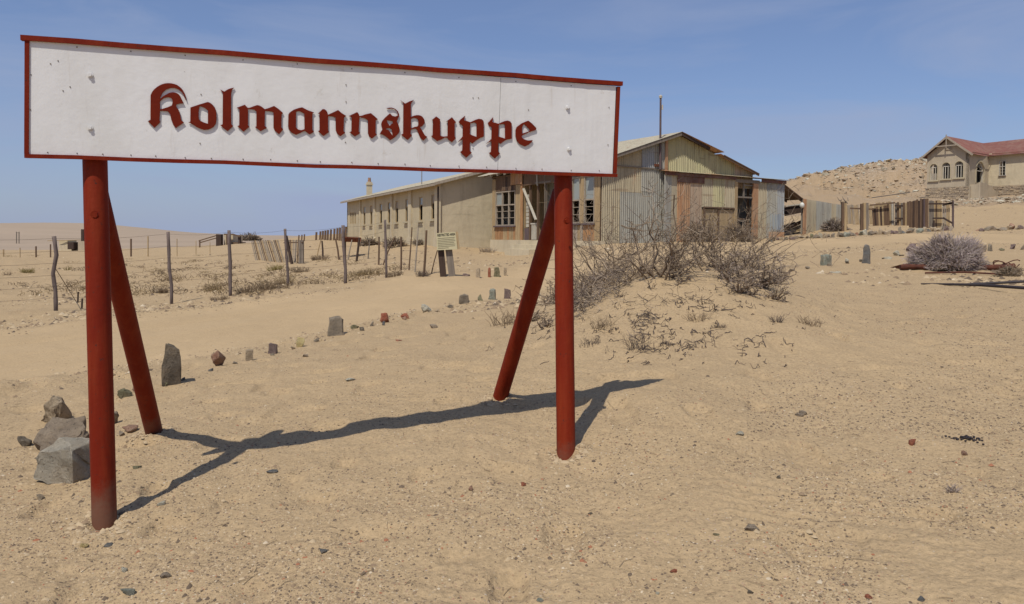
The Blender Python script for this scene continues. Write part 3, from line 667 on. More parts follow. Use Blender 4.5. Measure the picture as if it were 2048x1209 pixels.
def rock_at(px, py, wpx, hpx, kind, label, cat='stone', group=None, seed=0, slab_=False, sub=2, rough=.05, deep=.8, tilt=0, name='stone', sink=.12, yaw=None, dmin=2.2):
    p = at(px, py, dmin); D = p.y; wd = wpx * D / FPX; hd = hpx * D / FPX
    kk = 1.02 if slab_ else 1.22; me = rock_mesh(name, seed, (wd * kk, wd * deep * kk, hd * (1 + sink) * (1.04 if slab_ else 1.12)), ST[kind], sub, rough, slab_=slab_)
    yy = p.y + wd * deep * .35; o = link(name, me); o.location = (p.x * yy / p.y, yy, min(p.z, gz(p.x, yy)) - hd * sink); o.rotation_euler = (R(rnd.uniform(-6, 6)), R(tilt), R(rnd.uniform(-25, 25) if yaw is None else yaw))
    tag(o, label, cat, group); return o

# ================================================================ buildings
def quad_slab(mb, a, b, c, d, th, n=None):
    a, b, c, d = map(Vector, (a, b, c, d)); n = (b - a).cross(d - a).normalized() if n is None else n
    if n.z < 0: n = -n
    vs = [a, b, c, d] + [v - n * th for v in (a, b, c, d)]
    return mb.add(vs, [(0, 1, 2, 3), (7, 6, 5, 4), (0, 4, 5, 1), (1, 5, 6, 2), (2, 6, 7, 3), (3, 7, 4, 0)])
def corr_slope(mb, a, b, c, d, pitch=.076, amp=.012, th=None):
    """corrugated sheet: a-b along the eave, d-c along the ridge; corrugations run a->d"""
    a, b, c, d = map(Vector, (a, b, c, d)); n = (b - a).cross(d - a).normalized()
    if n.z < 0: n = -n
    k = max(4, int((b - a).length / pitch * 3)); vs = []; fs = []
    for i in range(k + 1):
        u = i / k; o = n * amp * math.sin(2 * math.pi * u * (b - a).length / pitch); vs += [a.lerp(b, u) + o, d.lerp(c, u) + o]
    for i in range(k): fs.append((2 * i, 2 * i + 2, 2 * i + 3, 2 * i + 1))
    return mb.add(vs, fs)

# ---------------- long plastered building
u_ = Vector((.912, .409)); v_ = Vector((-.409, .912))
c0 = at_depth(880, 476, 38.0)
FS = Frame(c0.x, c0.y, v_, -u_)          # side wall, t away from the viewer
FE = Frame(c0.x, c0.y, u_, -v_)          # gable end wall, t to the right
LBL, LBW, ZE = FS.t(694, 476)[0], 9.0, 4.42   # length, width, wall top
GB = gz(c0.x, c0.y)
lb = thing('long_building', 'long low ochre plastered building with slit windows, buttresses and a low metal roof', 'building', (c0.x, c0.y, GB))
def tz(fr, px, py, off=0): return fr.t(px, py, off)
holes = []
wins = []
for zx, zt, zb in ((977, 313, 590), (848, 338, 603), (702, 362, 612), (595, 380, 622), (515, 395, 628), (428, 410, 630), (327, 428, 640), (255, 440, 642)):
    px = 680 + zx / 5.256; t, zz0 = tz(FS, px, 330 + zb / 5.256); _, zz1 = tz(FS, px, 330 + zt / 5.256)
    wins.append((t, zz0 + .08, zz1)); holes.append((t - .31, t + .31, zz0 + .08, zz1))
for zx in (112, 127, 143, 160, 200):
    px = 680 + zx / 5.256; t, a_ = tz(FS, px, 330 + 622 / 5.256); _, b_ = tz(FS, px, 330 + 502 / 5.256); wins.append((t, a_, b_)); holes.append((t - .2, t + .2, a_, b_))
mb = MB(); FS.wall(mb, 0, LBL, -.5, ZE, holes, -.11, 0); mb.build('wall', M['plaster'], lb)
mb = MB(); FE.box(mb, .0, LBW, -.5, ZE - .002, -.35, .003); PITCHR = .27
FE.poly(mb, [(0, ZE - .002), (LBW, ZE - .002), (LBW / 2, ZE + LBW / 2 * PITCHR)], -.35, .003); mb.build('gable_wall', M['plaster_pale'], lb)
far = FS.p(LBL, 0); FE2 = Frame(far.x, far.y, u_, v_)
mb = MB(); FE2.box(mb, 0, LBW, -.5, ZE, -.35, 0); FE2.poly(mb, [(0, ZE), (LBW, ZE), (LBW / 2, ZE + LBW / 2 * PITCHR)], -.35, 0)
bk = FE.p(LBW, 0); FB = Frame(bk.x, bk.y, v_, u_); FB.box(mb, 0, LBL, -.5, ZE, -.35, 0); mb.build('rear_wall', M['plaster'], lb)
for i, (px, wd) in enumerate(((721.5, .34), (750.4, .34), (784.6, .34), (821.5, .6), (876.5, .75))):
    t = tz(FS, px, 476)[0]; mb = MB(); FS.box(mb, t - wd / 2, t + wd / 2, -.3, ZE - .03, 0, .10); FS.poly(mb, [(t - wd / 2 - .06, -.3), (t + wd / 2 + .06, -.3), (t + wd / 2 + .06, 1.55), (t + wd / 2, 1.62), (t - wd / 2, 1.62), (t - wd / 2 - .06, 1.55)], 0, .14)
    mb.build('buttress', M['plaster_pale'], lb)
for i, (t, a_, b_) in enumerate(wins):
    big = i < 8
    mb = MB(); hw = .31 if big else .2
    for q in ((t - hw, t - hw + .05, a_, b_), (t + hw - .05, t + hw, a_, b_), (t - hw + .05, t + hw - .05, b_ - .05, b_), (t - hw + .05, t + hw - .05, a_, a_ + .05)): FS.box(mb, *q, -.085, -.035)
    if big: FS.box(mb, t - hw + .05, t + hw - .05, b_ - .46, b_ - .42, -.085, -.035)
    f = mb.build('window', M['w_tan'], lb)
    if big:
        mb = MB(); FS.box(mb, t - hw + .05, t + hw - .05, b_ - .42, b_ - .05, -.075, -.055); mb.build('pane', M['glass'] if i % 3 else M['w_pale'], f)
        mb = MB(); FS.box(mb, t - hw - .12, t + hw + .12, a_ - .10, a_ + .0, 0, .13); mb.build('sill', M['plaster_trim'], f)
        mb = MB(); FS.box(mb, t - hw - .10, t + hw + .10, a_ - .26, a_ - .12, 0.001, .03); mb.build('apron', M['plaster_pale'], f)
    mb = MB(); FS.box(mb, t - hw - .05, t + hw + .75, a_ - .05, b_ + .05, -.26, -.24); mb.build('room_shade_sheet', M['inside'], f)  # dark sheet close behind the slit, room shade put into its colour
OV = .42
eL0 = FS.p(-OV, ZE - .02 - OV * PITCHR, OV); eL1 = FS.p(LBL + OV, ZE - .02 - OV * PITCHR, OV)
mid0 = FE.p(LBW / 2, ZE + .10 + LBW / 2 * PITCHR, OV); mid1 = FE2.p(LBW / 2, ZE + .10 + LBW / 2 * PITCHR, OV)
eR0 = FE.p(LBW + OV, ZE - .02 - OV * PITCHR, OV); eR1 = FE2.p(LBW + OV, ZE - .02 - OV * PITCHR, OV)
eL0.z += .08; eL1.z += .08; eR0.z += .08; eR1.z += .08
mb = MB(); n_s = 30
for i in range(n_s):
    a = eL0.lerp(eL1, i / n_s); b = eL0.lerp(eL1, (i + 1) / n_s); c = mid0.lerp(mid1, (i + 1) / n_s); d = mid0.lerp(mid1, i / n_s)
    mb = MB(); corr_slope(mb, a, b, c, d); mb.build('roof_sheet', M['sh_roof'], lb)
mb = MB(); quad_slab(mb, eR0, eR1, mid1, mid0, .03); mb.build('roof', M['sh_roof'], lb)
mb = MB(); mb.bar(eL0 - Vector((0, 0, .09)), eL1 - Vector((0, 0, .09)), .04, .12); mb.build('eave_board', M['w_pale'], lb)
mb = MB(); mb.bar(eL0 - Vector((0, 0, .05)), mid0 - Vector((0, 0, .05)), .03, .14); mb.bar(mid0 - Vector((0, 0, .05)), eR0 - Vector((0, 0, .05)), .03, .14); mb.build('barge_board', M['w_pale'], lb)
mb = MB(); quad_slab(mb, eL0 - Vector((0, 0, .05)), FS.p(-OV, ZE - .02, 0), FS.p(LBL + OV, ZE - .02, 0), eL1 - Vector((0, 0, .05)), .02); mb.build('soffit', M['w_tan'], lb)
tch = tz(FS, 712, 380)[0]; q = FS.p(tch, ZE, -1.0)
mb = MB(); mb.box((q.x, q.y, ZE + .55), .36, .36, 1.5, (u_.x, u_.y, 0), (v_.x, v_.y, 0)); mb.box((q.x, q.y, ZE + 1.12), .46, .46, .1, (u_.x, u_.y, 0), (v_.x, v_.y, 0)); ch = mb.build('chimney', M['plaster_pale'], lb)
mb = MB(); mb.tube([(q.x, q.y, ZE + 1.3), (q.x, q.y, ZE + 1.62)], [.13, .10], 10); mb.build('chimney_pot', ST['red'], ch)
q = mid0.lerp(mid1, .05); q = at_depth(843.5, 352, 42.5)
mb = MB(); mb.tube([(q.x, q.y, q.z - .7), (q.x, q.y, q.z + .25)], .03, 6); mb.build('vent_pipe', M['steel'], lb)
mb = MB(); q = FS.p(-.06, 0, .13); mb.tube([(q.x, q.y, .6), (q.x, q.y, 4.2)], .05, 8); mb.build('downpipe', M['w_dark'], lb)

# ---------------- corrugated shed
us = Vector((.848, .53)); vs_ = Vector((-.53, .848))
cc = at_depth(1200, 476, 30.08)
FA = Frame(cc.x, cc.y, vs_, -us)          # long side facing the long building, t away from the viewer
FG = Frame(cc.x, cc.y, us, -vs_)          # gable front, t to the right
FL = Frame(cc.x - vs_.x * .30, cc.y - vs_.y * .30, us, -vs_)   # front of the lean-to, a hand proud
shed = thing('corrugated_shed', 'patched corrugated iron shed with a yellowed gable, front lean-to and timber side', 'shed', (cc.x, cc.y, gz(cc.x, cc.y)))
def g(px, py, fr=FG, off=0): return fr.t(px, py, off)
AL = g(985, 476, FA)[0]
tP, zP = g(1353, 267); tR, zR = g(1501, 345); zC = g(1200, 318)[1]
slopeL = (zP - zC) / tP; slopeR = (zP - zR) / (tR - tP)
def ztop(t): return zP - .04 - (slopeL * (tP - t) if t < tP else slopeR * (t - tP))
# timber frame, inner lining (dark)
mb = MB()
for t in np.linspace(0.06, tR - .06, 9): FG.box(mb, t - .04, t + .04, 1.0, ztop(t) - .02, -.12, -.03)
for z in (1.4, 2.6, 3.6, 4.6):
    FG.box(mb, .1, tR - .1, z - .04, z + .04, -.2, -.125)
mb.build('stud_frame', M['w_brown'], shed)
# front sheets: lower left block
cols = [('sh_beige', 1200, 1237), ('sh_beige', 1237, 1281), ('sh_grey', 1281, 1305), ('sh_grey', 1305, 1327)]
def front(px0, px1, zb, mat, zt=None, fr=FG, off=.015, gable=False, zt1=None, name='wall_sheet', lean=0):
    t0 = g(px0, 476, fr)[0]; t1 = g(px1, 476, fr)[0]; mb = MB()
    if gable:
        if t0 < tP < t1:
            fr.sheet(mb, t0, tP, zb, ztop(t0), off, ztop(tP)); fr.sheet(mb, tP, t1, zb, ztop(tP), off, ztop(t1))
        else: fr.sheet(mb, t0, t1, zb, ztop(t0), off, ztop(t1))
    else: fr.sheet(mb, t0, t1, zb, zt, off, zt1, lean=lean)
    return mb.build(name, M[mat], shed)
zs = g(1260, 334)[1]
front(1202, 1240, 1.0, 'sh_beige', zs); front(1239, 1281, g(1260, 384)[1] - .02, 'sh_beige', zs, off=.02); front(1239, 1296, 1.0, 'sh_grey', g(1260, 383)[1], off=.012)
front(1280, 1305, g(1290, 384)[1], 'sh_grey', zs, off=.03); front(1295, 1328, 1.0, 'sh_grey', zs, off=.022)
front(1202, 1237, zs - .03, 'sh_pink', off=.04, gable=True); front(1236, 1281, zs - .04, 'sh_beige', off=.045, gable=True); front(1280, 1305, zs - .03, 'sh_blue', off=.052, gable=True); front(1304, 1329, zs - .05, 'sh_grey', off=.06, gable=True)
mb = MB(); FG.box(mb, .0, g(1328, 476)[0], zs - .03, zs + .02, .055, .085); mb.build('wall_rail', M['w_grey'], shed)
# yellowed gable
edges = [1329, 1348, 1372, 1396, 1420, 1444, 1466, 1482, 1501]
gm = ['sh_yellow', 'sh_yellow', 'sh_yellow', 'sh_yellow', 'sh_yellow', 'sh_yellow', 'sh_pink', 'sh_beige']
for i in range(8): front(edges[i] - .6, edges[i + 1] + .4, 4.0, gm[i], off=.03 + .008 * (i % 2), gable=True)
mb = MB(); t_ = g(1327.5, 476)[0]; FG.box(mb, t_ - .07, t_ + .07, 4.45, ztop(t_) - .02, .07, .11); mb.build('rust_strip', M['sh_rust'], shed)
mb = MB(); t_ = g(1311, 476)[0]; FG.box(mb, t_ - .2, t_ + .12, g(1311, 334)[1], g(1311, 329)[1], .07, .12); mb.build('bracket', M['rust'], shed)
# side wall A: timber with window, recess, two windows
zA = 4.62; zfl = g(1010, 480, FA)[1]; zsill = g(1010, 452, FA)[1]; zwt = g(1010, 383, FA)[1]
def ta(px): return g(px, 476, FA)[0]
# plinth
mb = MB(); FA.box(mb, -.05, AL + .05, -.3, zfl - .002, -.25, .10); FA.box(mb, ta(1108), ta(1046), -.3, zfl - .2, .10, .7); FA.box(mb, ta(1100), ta(1050), -.3, zfl - .4, .70, 1.1); mb.build('plinth', M['plaster_pale'], shed)
zs2 = g(1178, 447, FA)[1]; zt2 = g(1178, 402, FA)[1]; zu2 = g(1178, 352, FA)[1]
# planks beside and under the window
def planks(fr, ta0, ta1, z0, z1, mats, off=0, wd=.19, th=.03, nm='plank', jitter=.0):
    n = max(1, round(abs(ta1 - ta0) / wd)); w_ = (ta1 - ta0) / n
    for i in range(n):
        mb = MB(); fr.box(mb, ta0 + w_ * i + .007, ta0 + w_ * (i + 1) - .007, z0 + rnd.uniform(0, jitter), z1 - rnd.uniform(0, jitter), off, off + th + rnd.uniform(0, .014))
        mb.build(nm, M[rnd.choice(mats)], shed)
planks(FA, ta(1031.5), ta(991.5), zfl, zsill - .06, ['w_orange', 'w_orange', 'w_tan'])
planks(FA, ta(1031.5), ta(991.5), zwt + .02, zA - .05, ['w_brown', 'w_dark', 'w_brown'])
planks(FA, ta(1046), ta(1031.5), zfl, zwt + .25, ['w_orange', 'w_tan']); planks(FA, ta(1046), ta(1023), zwt + .26, zwt + .85, ['w_orange', 'sh_rust'], off=.05)
planks(FA, ta(991.5), ta(985), zfl, zA - .1, ['w_tan', 'w_pale'])
planks(FA, ta(1145), ta(1110), zfl, zA - .05, ['w_tan', 'w_orange', 'w_pale'])
planks(FA, ta(1190), ta(1145), zfl, zs2 - .08, ['w_tan', 'w_pale', 'w_orange']); planks(FA, 0, ta(1189.5), zfl, zA - .05, ['w_tan', 'w_pale'])
planks(FA, ta(1168), ta(1160), zs2 - .06, zA - .05, ['w_tan']); planks(FA, ta(1190), ta(1145), zu2 + .02, zA - .05, ['w_grey', 'w_dark'], off=-.01)
def window(fr, t0, t1, z0, z1, par, mat, nv=3, trans=.62, panes=(), sill=True):
    if t0 > t1: t0, t1 = t1, t0
    mb = MB(); s = .055
    for q in ((t0, t0 + s, z0, z1), (t1 - s, t1, z0, z1), (t0 + s, t1 - s, z0, z0 + s), (t0 + s, t1 - s, z1 - s, z1)): fr.box(mb, *q, -.06, .045)
    zt = z0 + (z1 - z0) * trans; fr.box(mb, t0 + s, t1 - s, zt - .03, zt + .03, -.05, .04)
    for i in range(1, nv):
        t = t0 + (t1 - t0) * i / nv; fr.box(mb, t - .035, t + .035, z0 + s, zt - .03, -.05, .035); fr.box(mb, t - .035, t + .035, zt + .03, z1 - s, -.05, .035)
    w_ = mb.build('window', M[mat], par)
    mb = MB()
    for i in range(nv):
        tm = t0 + (t1 - t0) * (i + .5) / nv; hw_ = (t1 - t0) / nv / 2 - .03
        for zz in (z0 + (zt - z0) * .38, z0 + (zt - z0) * .70): fr.box(mb, tm - hw_, tm + hw_, zz - .012, zz + .012, -.03, .01)
    mb.build('glazing_bar', M[mat], w_)
    for i in panes:
        tm = t0 + (t1 - t0) * (i + .5) / nv; hw_ = (t1 - t0) / nv / 2 - .04; mb = MB(); fr.box(mb, tm - hw_, tm + hw_, zt + .035, z1 - s - .003, -.02, -.012); mb.build('pane', M['glass'], w_)
    if sill: mb = MB(); fr.box(mb, t0 - .06, t1 + .06, z0 - .07, z0 - .001, -.05, .14); mb.build('sill', M['w_mauve'], w_)
    return w_
window(FA, ta(1031), ta(992), zsill, zwt, shed, 'w_pale', 3, .60, (2,))
for p0, p1, pn in ((1160.5, 1144, 0), (1189.5, 1168.5, 0)): window(FA, ta(p0), ta(p1), zs2, zu2, shed, 'w_pale', 1, .50, (0,))
# head board over the porch opening, recess
t1_, t0_ = ta(1047), ta(1109)
mb = MB(); FA.box(mb, t0_, t1_, zA - .55, zA - .05, -.02, .03); mb.build('head_board', M['w_brown'], shed)
mb = MB(); FA.box(mb, t0_ - .1, t1_ + .1, zfl - .1, zfl - .01, -1.3, .05); mb.build('porch_floor', M['w_pale'], shed)
for i in range(7):
    a = t0_ + (t1_ - t0_) * i / 7; b = t0_ + (t1_ - t0_) * (i + 1) / 7
    if i == 2 or i == 3: continue
    mb = MB(); FA.sheet(mb, a, b, zfl, zA, -1.2, pitch=.1, amp=.016); mb.build('porch_wall_sheet', M[['sh_grey', 'sh_beige', 'sh_blue'][i % 3]], shed)
mb = MB(); a = t0_ + (t1_ - t0_) * 2 / 7; b = t0_ + (t1_ - t0_) * 4 / 7; FA.box(mb, a, b, zfl, zfl + 1.95, -1.9, -1.8); mb.build('doorway', M['inside'], shed)  # near-black sheet paints the shade beyond the porch door
mb = MB(); FA.box(mb, a, b, zfl + 1.95, zA, -1.22, -1.18); FA.box(mb, a - .05, a, zfl, zfl + 2, -1.2, -1.1); FA.box(mb, b, b + .05, zfl, zfl + 2, -1.2, -1.1); mb.build('door_frame', M['w_grey'], shed)
mb = MB(); FA.box(mb, t1_ - .02, t1_, zfl, zA - .1, -1.2, 0); FA.box(mb, t0_, t0_ + .02, zfl, zA - .1, -1.2, 0); mb.build('porch_side', M['w_tan'], shed)
for px in (1058.5, 1074, 1089): mb = MB(); t = ta(px); FA.box(mb, t - .04, t + .04, zfl, zA - .1, -.1, .0); mb.build('porch_post', M['w_brown' if px < 1080 else 'w_grey'], shed)
mb = MB(); FA.box(mb, ta(1057.5), ta(1046.5), zfl, zfl + .55, -.06, -.03); mb.build('porch_panel', M['w_mauve'], shed)
mb = MB()
for i in range(9):
    for j in range(5):
        FA.box(mb, ta(1057.5) + .01 + j * .062 * 1.0, ta(1057.5) + .05 + j * .062, zfl + .6 + i * .17, zfl + .74 + i * .17, -.06, -.035)
mb.build('shell_panel', M['w_white'], shed)
mb = MB()
for i in range(8): FA.box(mb, ta(1072.5) + i * .062, ta(1072.5) + .028 + i * .062, zfl + .02, zfl + .72, -.07, -.04)
FA.box(mb, ta(1073), ta(1059.5), zfl + .72, zfl + .78, -.08, -.03); mb.build('picket_panel', M['w_white'], shed)
mb = MB(); p0 = FA.p(g(1049, 378, FA)[0], g(1049, 378, FA)[1], .06); p1 = FA.p(g(1074, 440, FA)[0], g(1074, 440, FA)[1], .06); mb.bar(p0, p1, .11, .05); mb.build('loose_brace', M['w_white'], shed)
mb = MB(); p0 = FA.p(g(1076, 350, FA)[0], g(1076, 350, FA)[1], .06); p1 = FA.p(g(1077, 372, FA)[0], g(1077, 372, FA)[1], .06); mb.bar(p0, p1, .06, .03); mb.build('hanging_batten', M['w_white'], shed)
mb = MB(); FA.box(mb, ta(1102), ta(1070), 4.1, 4.17, .0, .04); FA.box(mb, ta(1090) - .015, ta(1090) + .015, zfl, zA, .02, .05); mb.build('porch_rail', M['w_grey'], shed)
# near-black sheet paints in the indoor shade so the openings read as rooms
mb = MB(); FA.box(mb, -0.3 + .6, AL - .3, 1.0, 4.4, -2.6, -2.5); mb.build('inner_shade_sheet', M['inside'], shed)
# roof slabs: left slope over wall A, right slope
OVr = .35; OVe = .45
zE = zC - OVe * slopeL + .02
def rp(t, f, z): v = FG.p(t, z, 0) + Vector((vs_.x, vs_.y, 0)) * f; return v
L0 = AL + OVr + .2
nS = 11
for i in range(nS):
    a, b = -OVr + (L0 + OVr) * i / nS, -OVr + (L0 + OVr) * (i + 1) / nS; rag = rnd.uniform(-.10, .12)
    mb = MB(); corr_slope(mb, rp(-OVe - rag, a, zE - rag * slopeL + .01 * (i % 2)), rp(-OVe - rag, b, zE - rag * slopeL), rp(tP, b, zP + .03), rp(tP, a, zP + .03)); mb.build('roof_sheet', M['sh_roof'], shed)
segs = [(tP, tP + (tR - tP) * .52, 0), (tP + (tR - tP) * .50, tR + .25, -.07)]
for i in range(nS):
    a, b = -OVr + (L0 + OVr) * i / nS, -OVr + (L0 + OVr) * (i + 1) / nS
    for s0, s1, dz in segs:
        j = rnd.uniform(-.1, .1) if i == 0 else 0
        z0 = zP + .03 - slopeR * (s0 - tP) + dz; z1 = zP + .03 - slopeR * (s1 - tP) + dz
        mb = MB(); corr_slope(mb, rp(s1 + j, a - (.12 if i == 0 and dz == 0 else 0), z1 + (.02 if i == 0 else 0)), rp(s1, b, z1), rp(s0, b, z0), rp(s0, a, z0)); mb.build('roof_sheet', M['sh_rust' if i % 3 == 0 else 'sh_roof'], shed)
# barge boards, a bit broken
for a, b, m_ in ((-OVe, tP, 'w_grey'), (tP, tP + (tR - tP) * .36, 'w_dark'), (tP + (tR - tP) * .55, tR + .22, 'w_brown')):
    mb = MB(); f = lambda t: zP - .06 - (slopeL * (tP - t) if t < tP else slopeR * (t - tP)); mb.bar(rp(a, -OVr + .04, f(a)), rp(b, -OVr + .04, f(b)), .03, .13); mb.build('barge_board', M[m_], shed)
for i in range(15):        # rafter ends under the left eave
    f = -.2 + i * (AL + .4) / 14; mb = MB(); mb.bar(rp(-OVe + .03, f, zE - .06 + .03 * slopeL), rp(.3, f, zE - .06 + (OVe + .3) * slopeL), .05, .09); mb.build('rafter_end', M['w_pale'], shed)
# left slope underside board
mb = MB(); FA.box(mb, -.05, AL + .05, zA - .05, zA + .03, -.1, .05); mb.build('wall_plate', M['w_brown'], shed)
# hidden walls close the volume
pb = FG.p(0, 0, 0) + Vector((vs_.x, vs_.y, 0)) * (AL + .05); FBk = Frame(pb.x, pb.y, us, vs_); mb = MB(); FBk.box(mb, 0, tR, 1.0, 4.5, -.03, 0); FBk.poly(mb, [(0, 4.5), (tR, 4.5), (tR, ztop(tR)), (tP, ztop(tP)), (0, ztop(0))], -.03, 0); mb.build('rear_wall', M['sh_grey'], shed)
pr = FG.p(tR, 0, 0); FRt = Frame(pr.x, pr.y, vs_, us); mb = MB(); FRt.box(mb, 0.4, AL, 3.0, 4.6, -.05, 0); mb.build('side_wall', M['sh_grey'], shed)
# mast against the front
q0 = FG.p(g(1315, 335)[0], g(1315, 335)[1] - .1, .16); q1 = FG.p(g(1316, 197)[0], g(1316, 197)[1], .16)
mb = MB(); mb.tube([q0, q0.lerp(q1, .5), q1], [.05, .045, .04], 8); ms = mb.build('mast', M['w_mauve'], shed)
mb = MB(); mb.tube([q1 + Vector((0, 0, -.02)), q1 + Vector((0, 0, .07)), q1 + Vector((0, 0, .11))], [.065, .075, .03], 8); mb.build('insulator', M['w_white'], ms)
mb = MB(); mb.tube([q1 + Vector((.08, 0, -.5)), q1 + Vector((.08, 0, -.3))], .03, 6); mb.build('insulator', M['w_white'], ms)

# lean-to
def tl(px): return FL.t(px, 476)[0]
def zl(px, py): return FL.t(px, py)[1]
LT0, LT1 = tl(1326), tl(1567); zr0, zr1 = zl(1330, 344), zl(1567, 362)
def zlt(t): return zr0 + (zr1 - zr0) * (t - LT0) / (LT1 - LT0)
def lsheet(p0, p1, mat, zb=None, zt=None, off=.015, plain=False, name='front_sheet'):
    t0, t1 = tl(p0), tl(p1); mb = MB(); z0 = .9 if zb is None else zb; za, zb_ = (zlt(t0) - .12, zlt(t1) - .12) if zt is None else (zt, zt)
    if plain: FL.poly(mb, [(t0, z0), (t1, z0), (t1, zb_), (t0, za)], off - .012, off)
    else: FL.sheet(mb, t0, t1, z0, za, off, zb_)
    return mb.build(name, M[mat], shed)
lsheet(1326.5, 1341, 'sh_grey', plain=True, off=.02); lsheet(1341, 1353, 'sh_beige', plain=True, off=.012); lsheet(1352, 1365, 'sh_rust', off=.03); lsheet(1364.5, 1377, 'sh_rust', off=.04)
lsheet(1376.5, 1402, 'sh_pink', off=.02, plain=True); lsheet(1401.5, 1424, 'sh_beige', zb=zl(1410, 415), off=.03); lsheet(1423, 1446, 'sh_yellow', zb=zl(1430, 415.5), off=.038); lsheet(1445.5, 1468, 'sh_beige', zb=zl(1450, 417), off=.03)
lsheet(1402, 1466, 'w_tan', zt=zl(1430, 419), plain=True, off=.0, name='lower_panel')
mb = MB(); FL.box(mb, tl(1405), tl(1466), zl(1430, 417.5), zl(1430, 414.5), .03, .07); FL.box(mb, tl(1405), tl(1407.5), .9, zl(1430, 417.5), .01, .06); FL.box(mb, tl(1434), tl(1436), .9, zl(1430, 417.5), .01, .05); mb.build('panel_frame', M['w_brown'], shed)
mb = MB(); FL.box(mb, tl(1466.5), tl(1472), .9, zl(1470, 364), -.05, .06); mb.build('door_post', M['w_tan'], shed)
mb = MB(); FL.box(mb, tl(1504), tl(1513.5), .9, zl(1508, 367), -.05, .05); mb.build('door_post', M['sh_rust'], shed)
mb = MB(); FL.box(mb, tl(1467), tl(1516), zl(1490, 366.5), zlt(tl(1490)) - .08, -.03, .05); mb.build('lintel', M['w_grey'], shed)
mb = MB(); t0, t1 = tl(1472), tl(1504); zt = zl(1488, 395); FL.box(mb, t0, t1, zt - .035, zt + .035, -.05, .0); tm = tl(1486.5); FL.box(mb, tm - .04, tm + .04, zt + .035, zl(1488, 367), -.05, .0); FL.box(mb, tm + .04, t1, zl(1488, 372), zl(1488, 369.5), -.04, .0)
mb.build('transom', M['w_grey'], shed)
mb = MB(); FL.box(mb, t0 - .5, t1 + .6, .9, 4.3, -1.6, -1.5); mb.build('doorway', M['inside'], shed)  # shade behind the opening painted as a near-black sheet
lsheet(1513.5, 1530, 'sh_beige', off=.03); lsheet(1529.5, 1538, 'sh_grey', off=.022); lsheet(1537.5, 1553, 'sh_grey', off=.03); lsheet(1552.5, 1567, 'sh_blue', off=.022)
lsheet(1538, 1560, 'sh_bluep', off=.036, zb=zl(1550, 461), zt=zl(1550, 428)); lsheet(1536, 1567, 'sh_rust', off=.05, zt=zl(1550, 464))
mb = MB()
e0, e1 = FL.p(LT0 - .05, zr0 + .02, .22), FL.p(LT1 + .22, zr1 + .02, .22); f0, f1 = FL.p(LT0 - .05, zr0 + .10, -.32), FL.p(tR + .1, zlt(tR) + .08, -.32)
for i in range(12):
    a, b = e0.lerp(e1, i / 12), e0.lerp(e1, (i + 1) / 12); ta_ = LT0 + (LT1 + .22 - LT0) * i / 12; tb_ = LT0 + (LT1 + .22 - LT0) * (i + 1) / 12
    mb = MB(); corr_slope(mb, a, b, FL.p(tb_, zlt(tb_) + (.10 if tb_ < tR else .35), -.32 if tb_ < tR else -3.0), FL.p(ta_, zlt(ta_) + (.10 if tb_ < tR else .35), -.32 if tb_ < tR else -3.0)); mb.build('lean_to_roof_sheet', M['sh_beige' if i % 4 else 'sh_rust'], shed)
mb = MB(); mb.bar(FL.p(LT0, zr0 - .07, .10), FL.p(tl(1467), zlt(tl(1467)) - .07, .10), .03, .13); mb.bar(FL.p(tl(1518), zlt(tl(1518)) - .08, .10), FL.p(LT1, zr1 - .08, .10), .03, .16); mb.build('fascia', M['sh_dark'], shed)
mb = MB(); FL.box(mb, tl(1352), tl(1405), zlt(tl(1375)) - .40, zlt(tl(1375)) - .13, .05, .07); mb.build('dark_board', M['sh_dark'], shed)  # dark board just below the lean-to roof edge
pr = FL.p(LT1, 0, 0); FR2 = Frame(pr.x, pr.y, vs_, us); mb = MB(); FR2.box(mb, 0.02, 3.2, 1.0, zr1 - .1, -.04, 0); mb.build('side_wall', M['sh_grey'], shed)
# collapsed shelter to the right
sh2 = thing('open_shelter', 'dark open lean-to roof sagging beside the blue-grey end of the shed', 'shelter', at(1590, 474))
a = FL.p(LT1 + .03, zl(1569, 369) , .0); b_ = at_depth(1607, 398, 37.3); c = b_ + Vector((vs_.x, vs_.y, 0)) * 3.0; d = a + Vector((vs_.x, vs_.y, 0)) * 3.0
mb = MB(); quad_slab(mb, a, b_, c, d, .05); mb.build('roof', M['w_brown'], sh2)
for i in range(4):
    o_ = Vector((vs_.x, vs_.y, 0)) * (i * .9 + .1); mb = MB(); mb.bar(a + o_ - Vector((0, 0, .1)), b_ + o_ - Vector((0, 0, .1)), .06, .1); mb.build('rafter', M['w_brown'], sh2)
q = at_depth(1604, 462, 37.3); mb = MB(); mb.bar((b_.x - .05, b_.y, 1.3), (b_.x - .05, b_.y, b_.z - .06), .09); mb.build('post', M['w_white'], sh2)
mb = MB(); mb.bar(at_depth(1568, 424, 38.5), at_depth(1602, 417, 38.5), .06, .45); mb.build('fallen_board', M['w_dark'], sh2)
mb = MB(); mb.bar(at_depth(1568, 413, 38.4), at_depth(1602, 409, 38.4), .04, .05); mb.build('rail', M['w_white'], sh2)
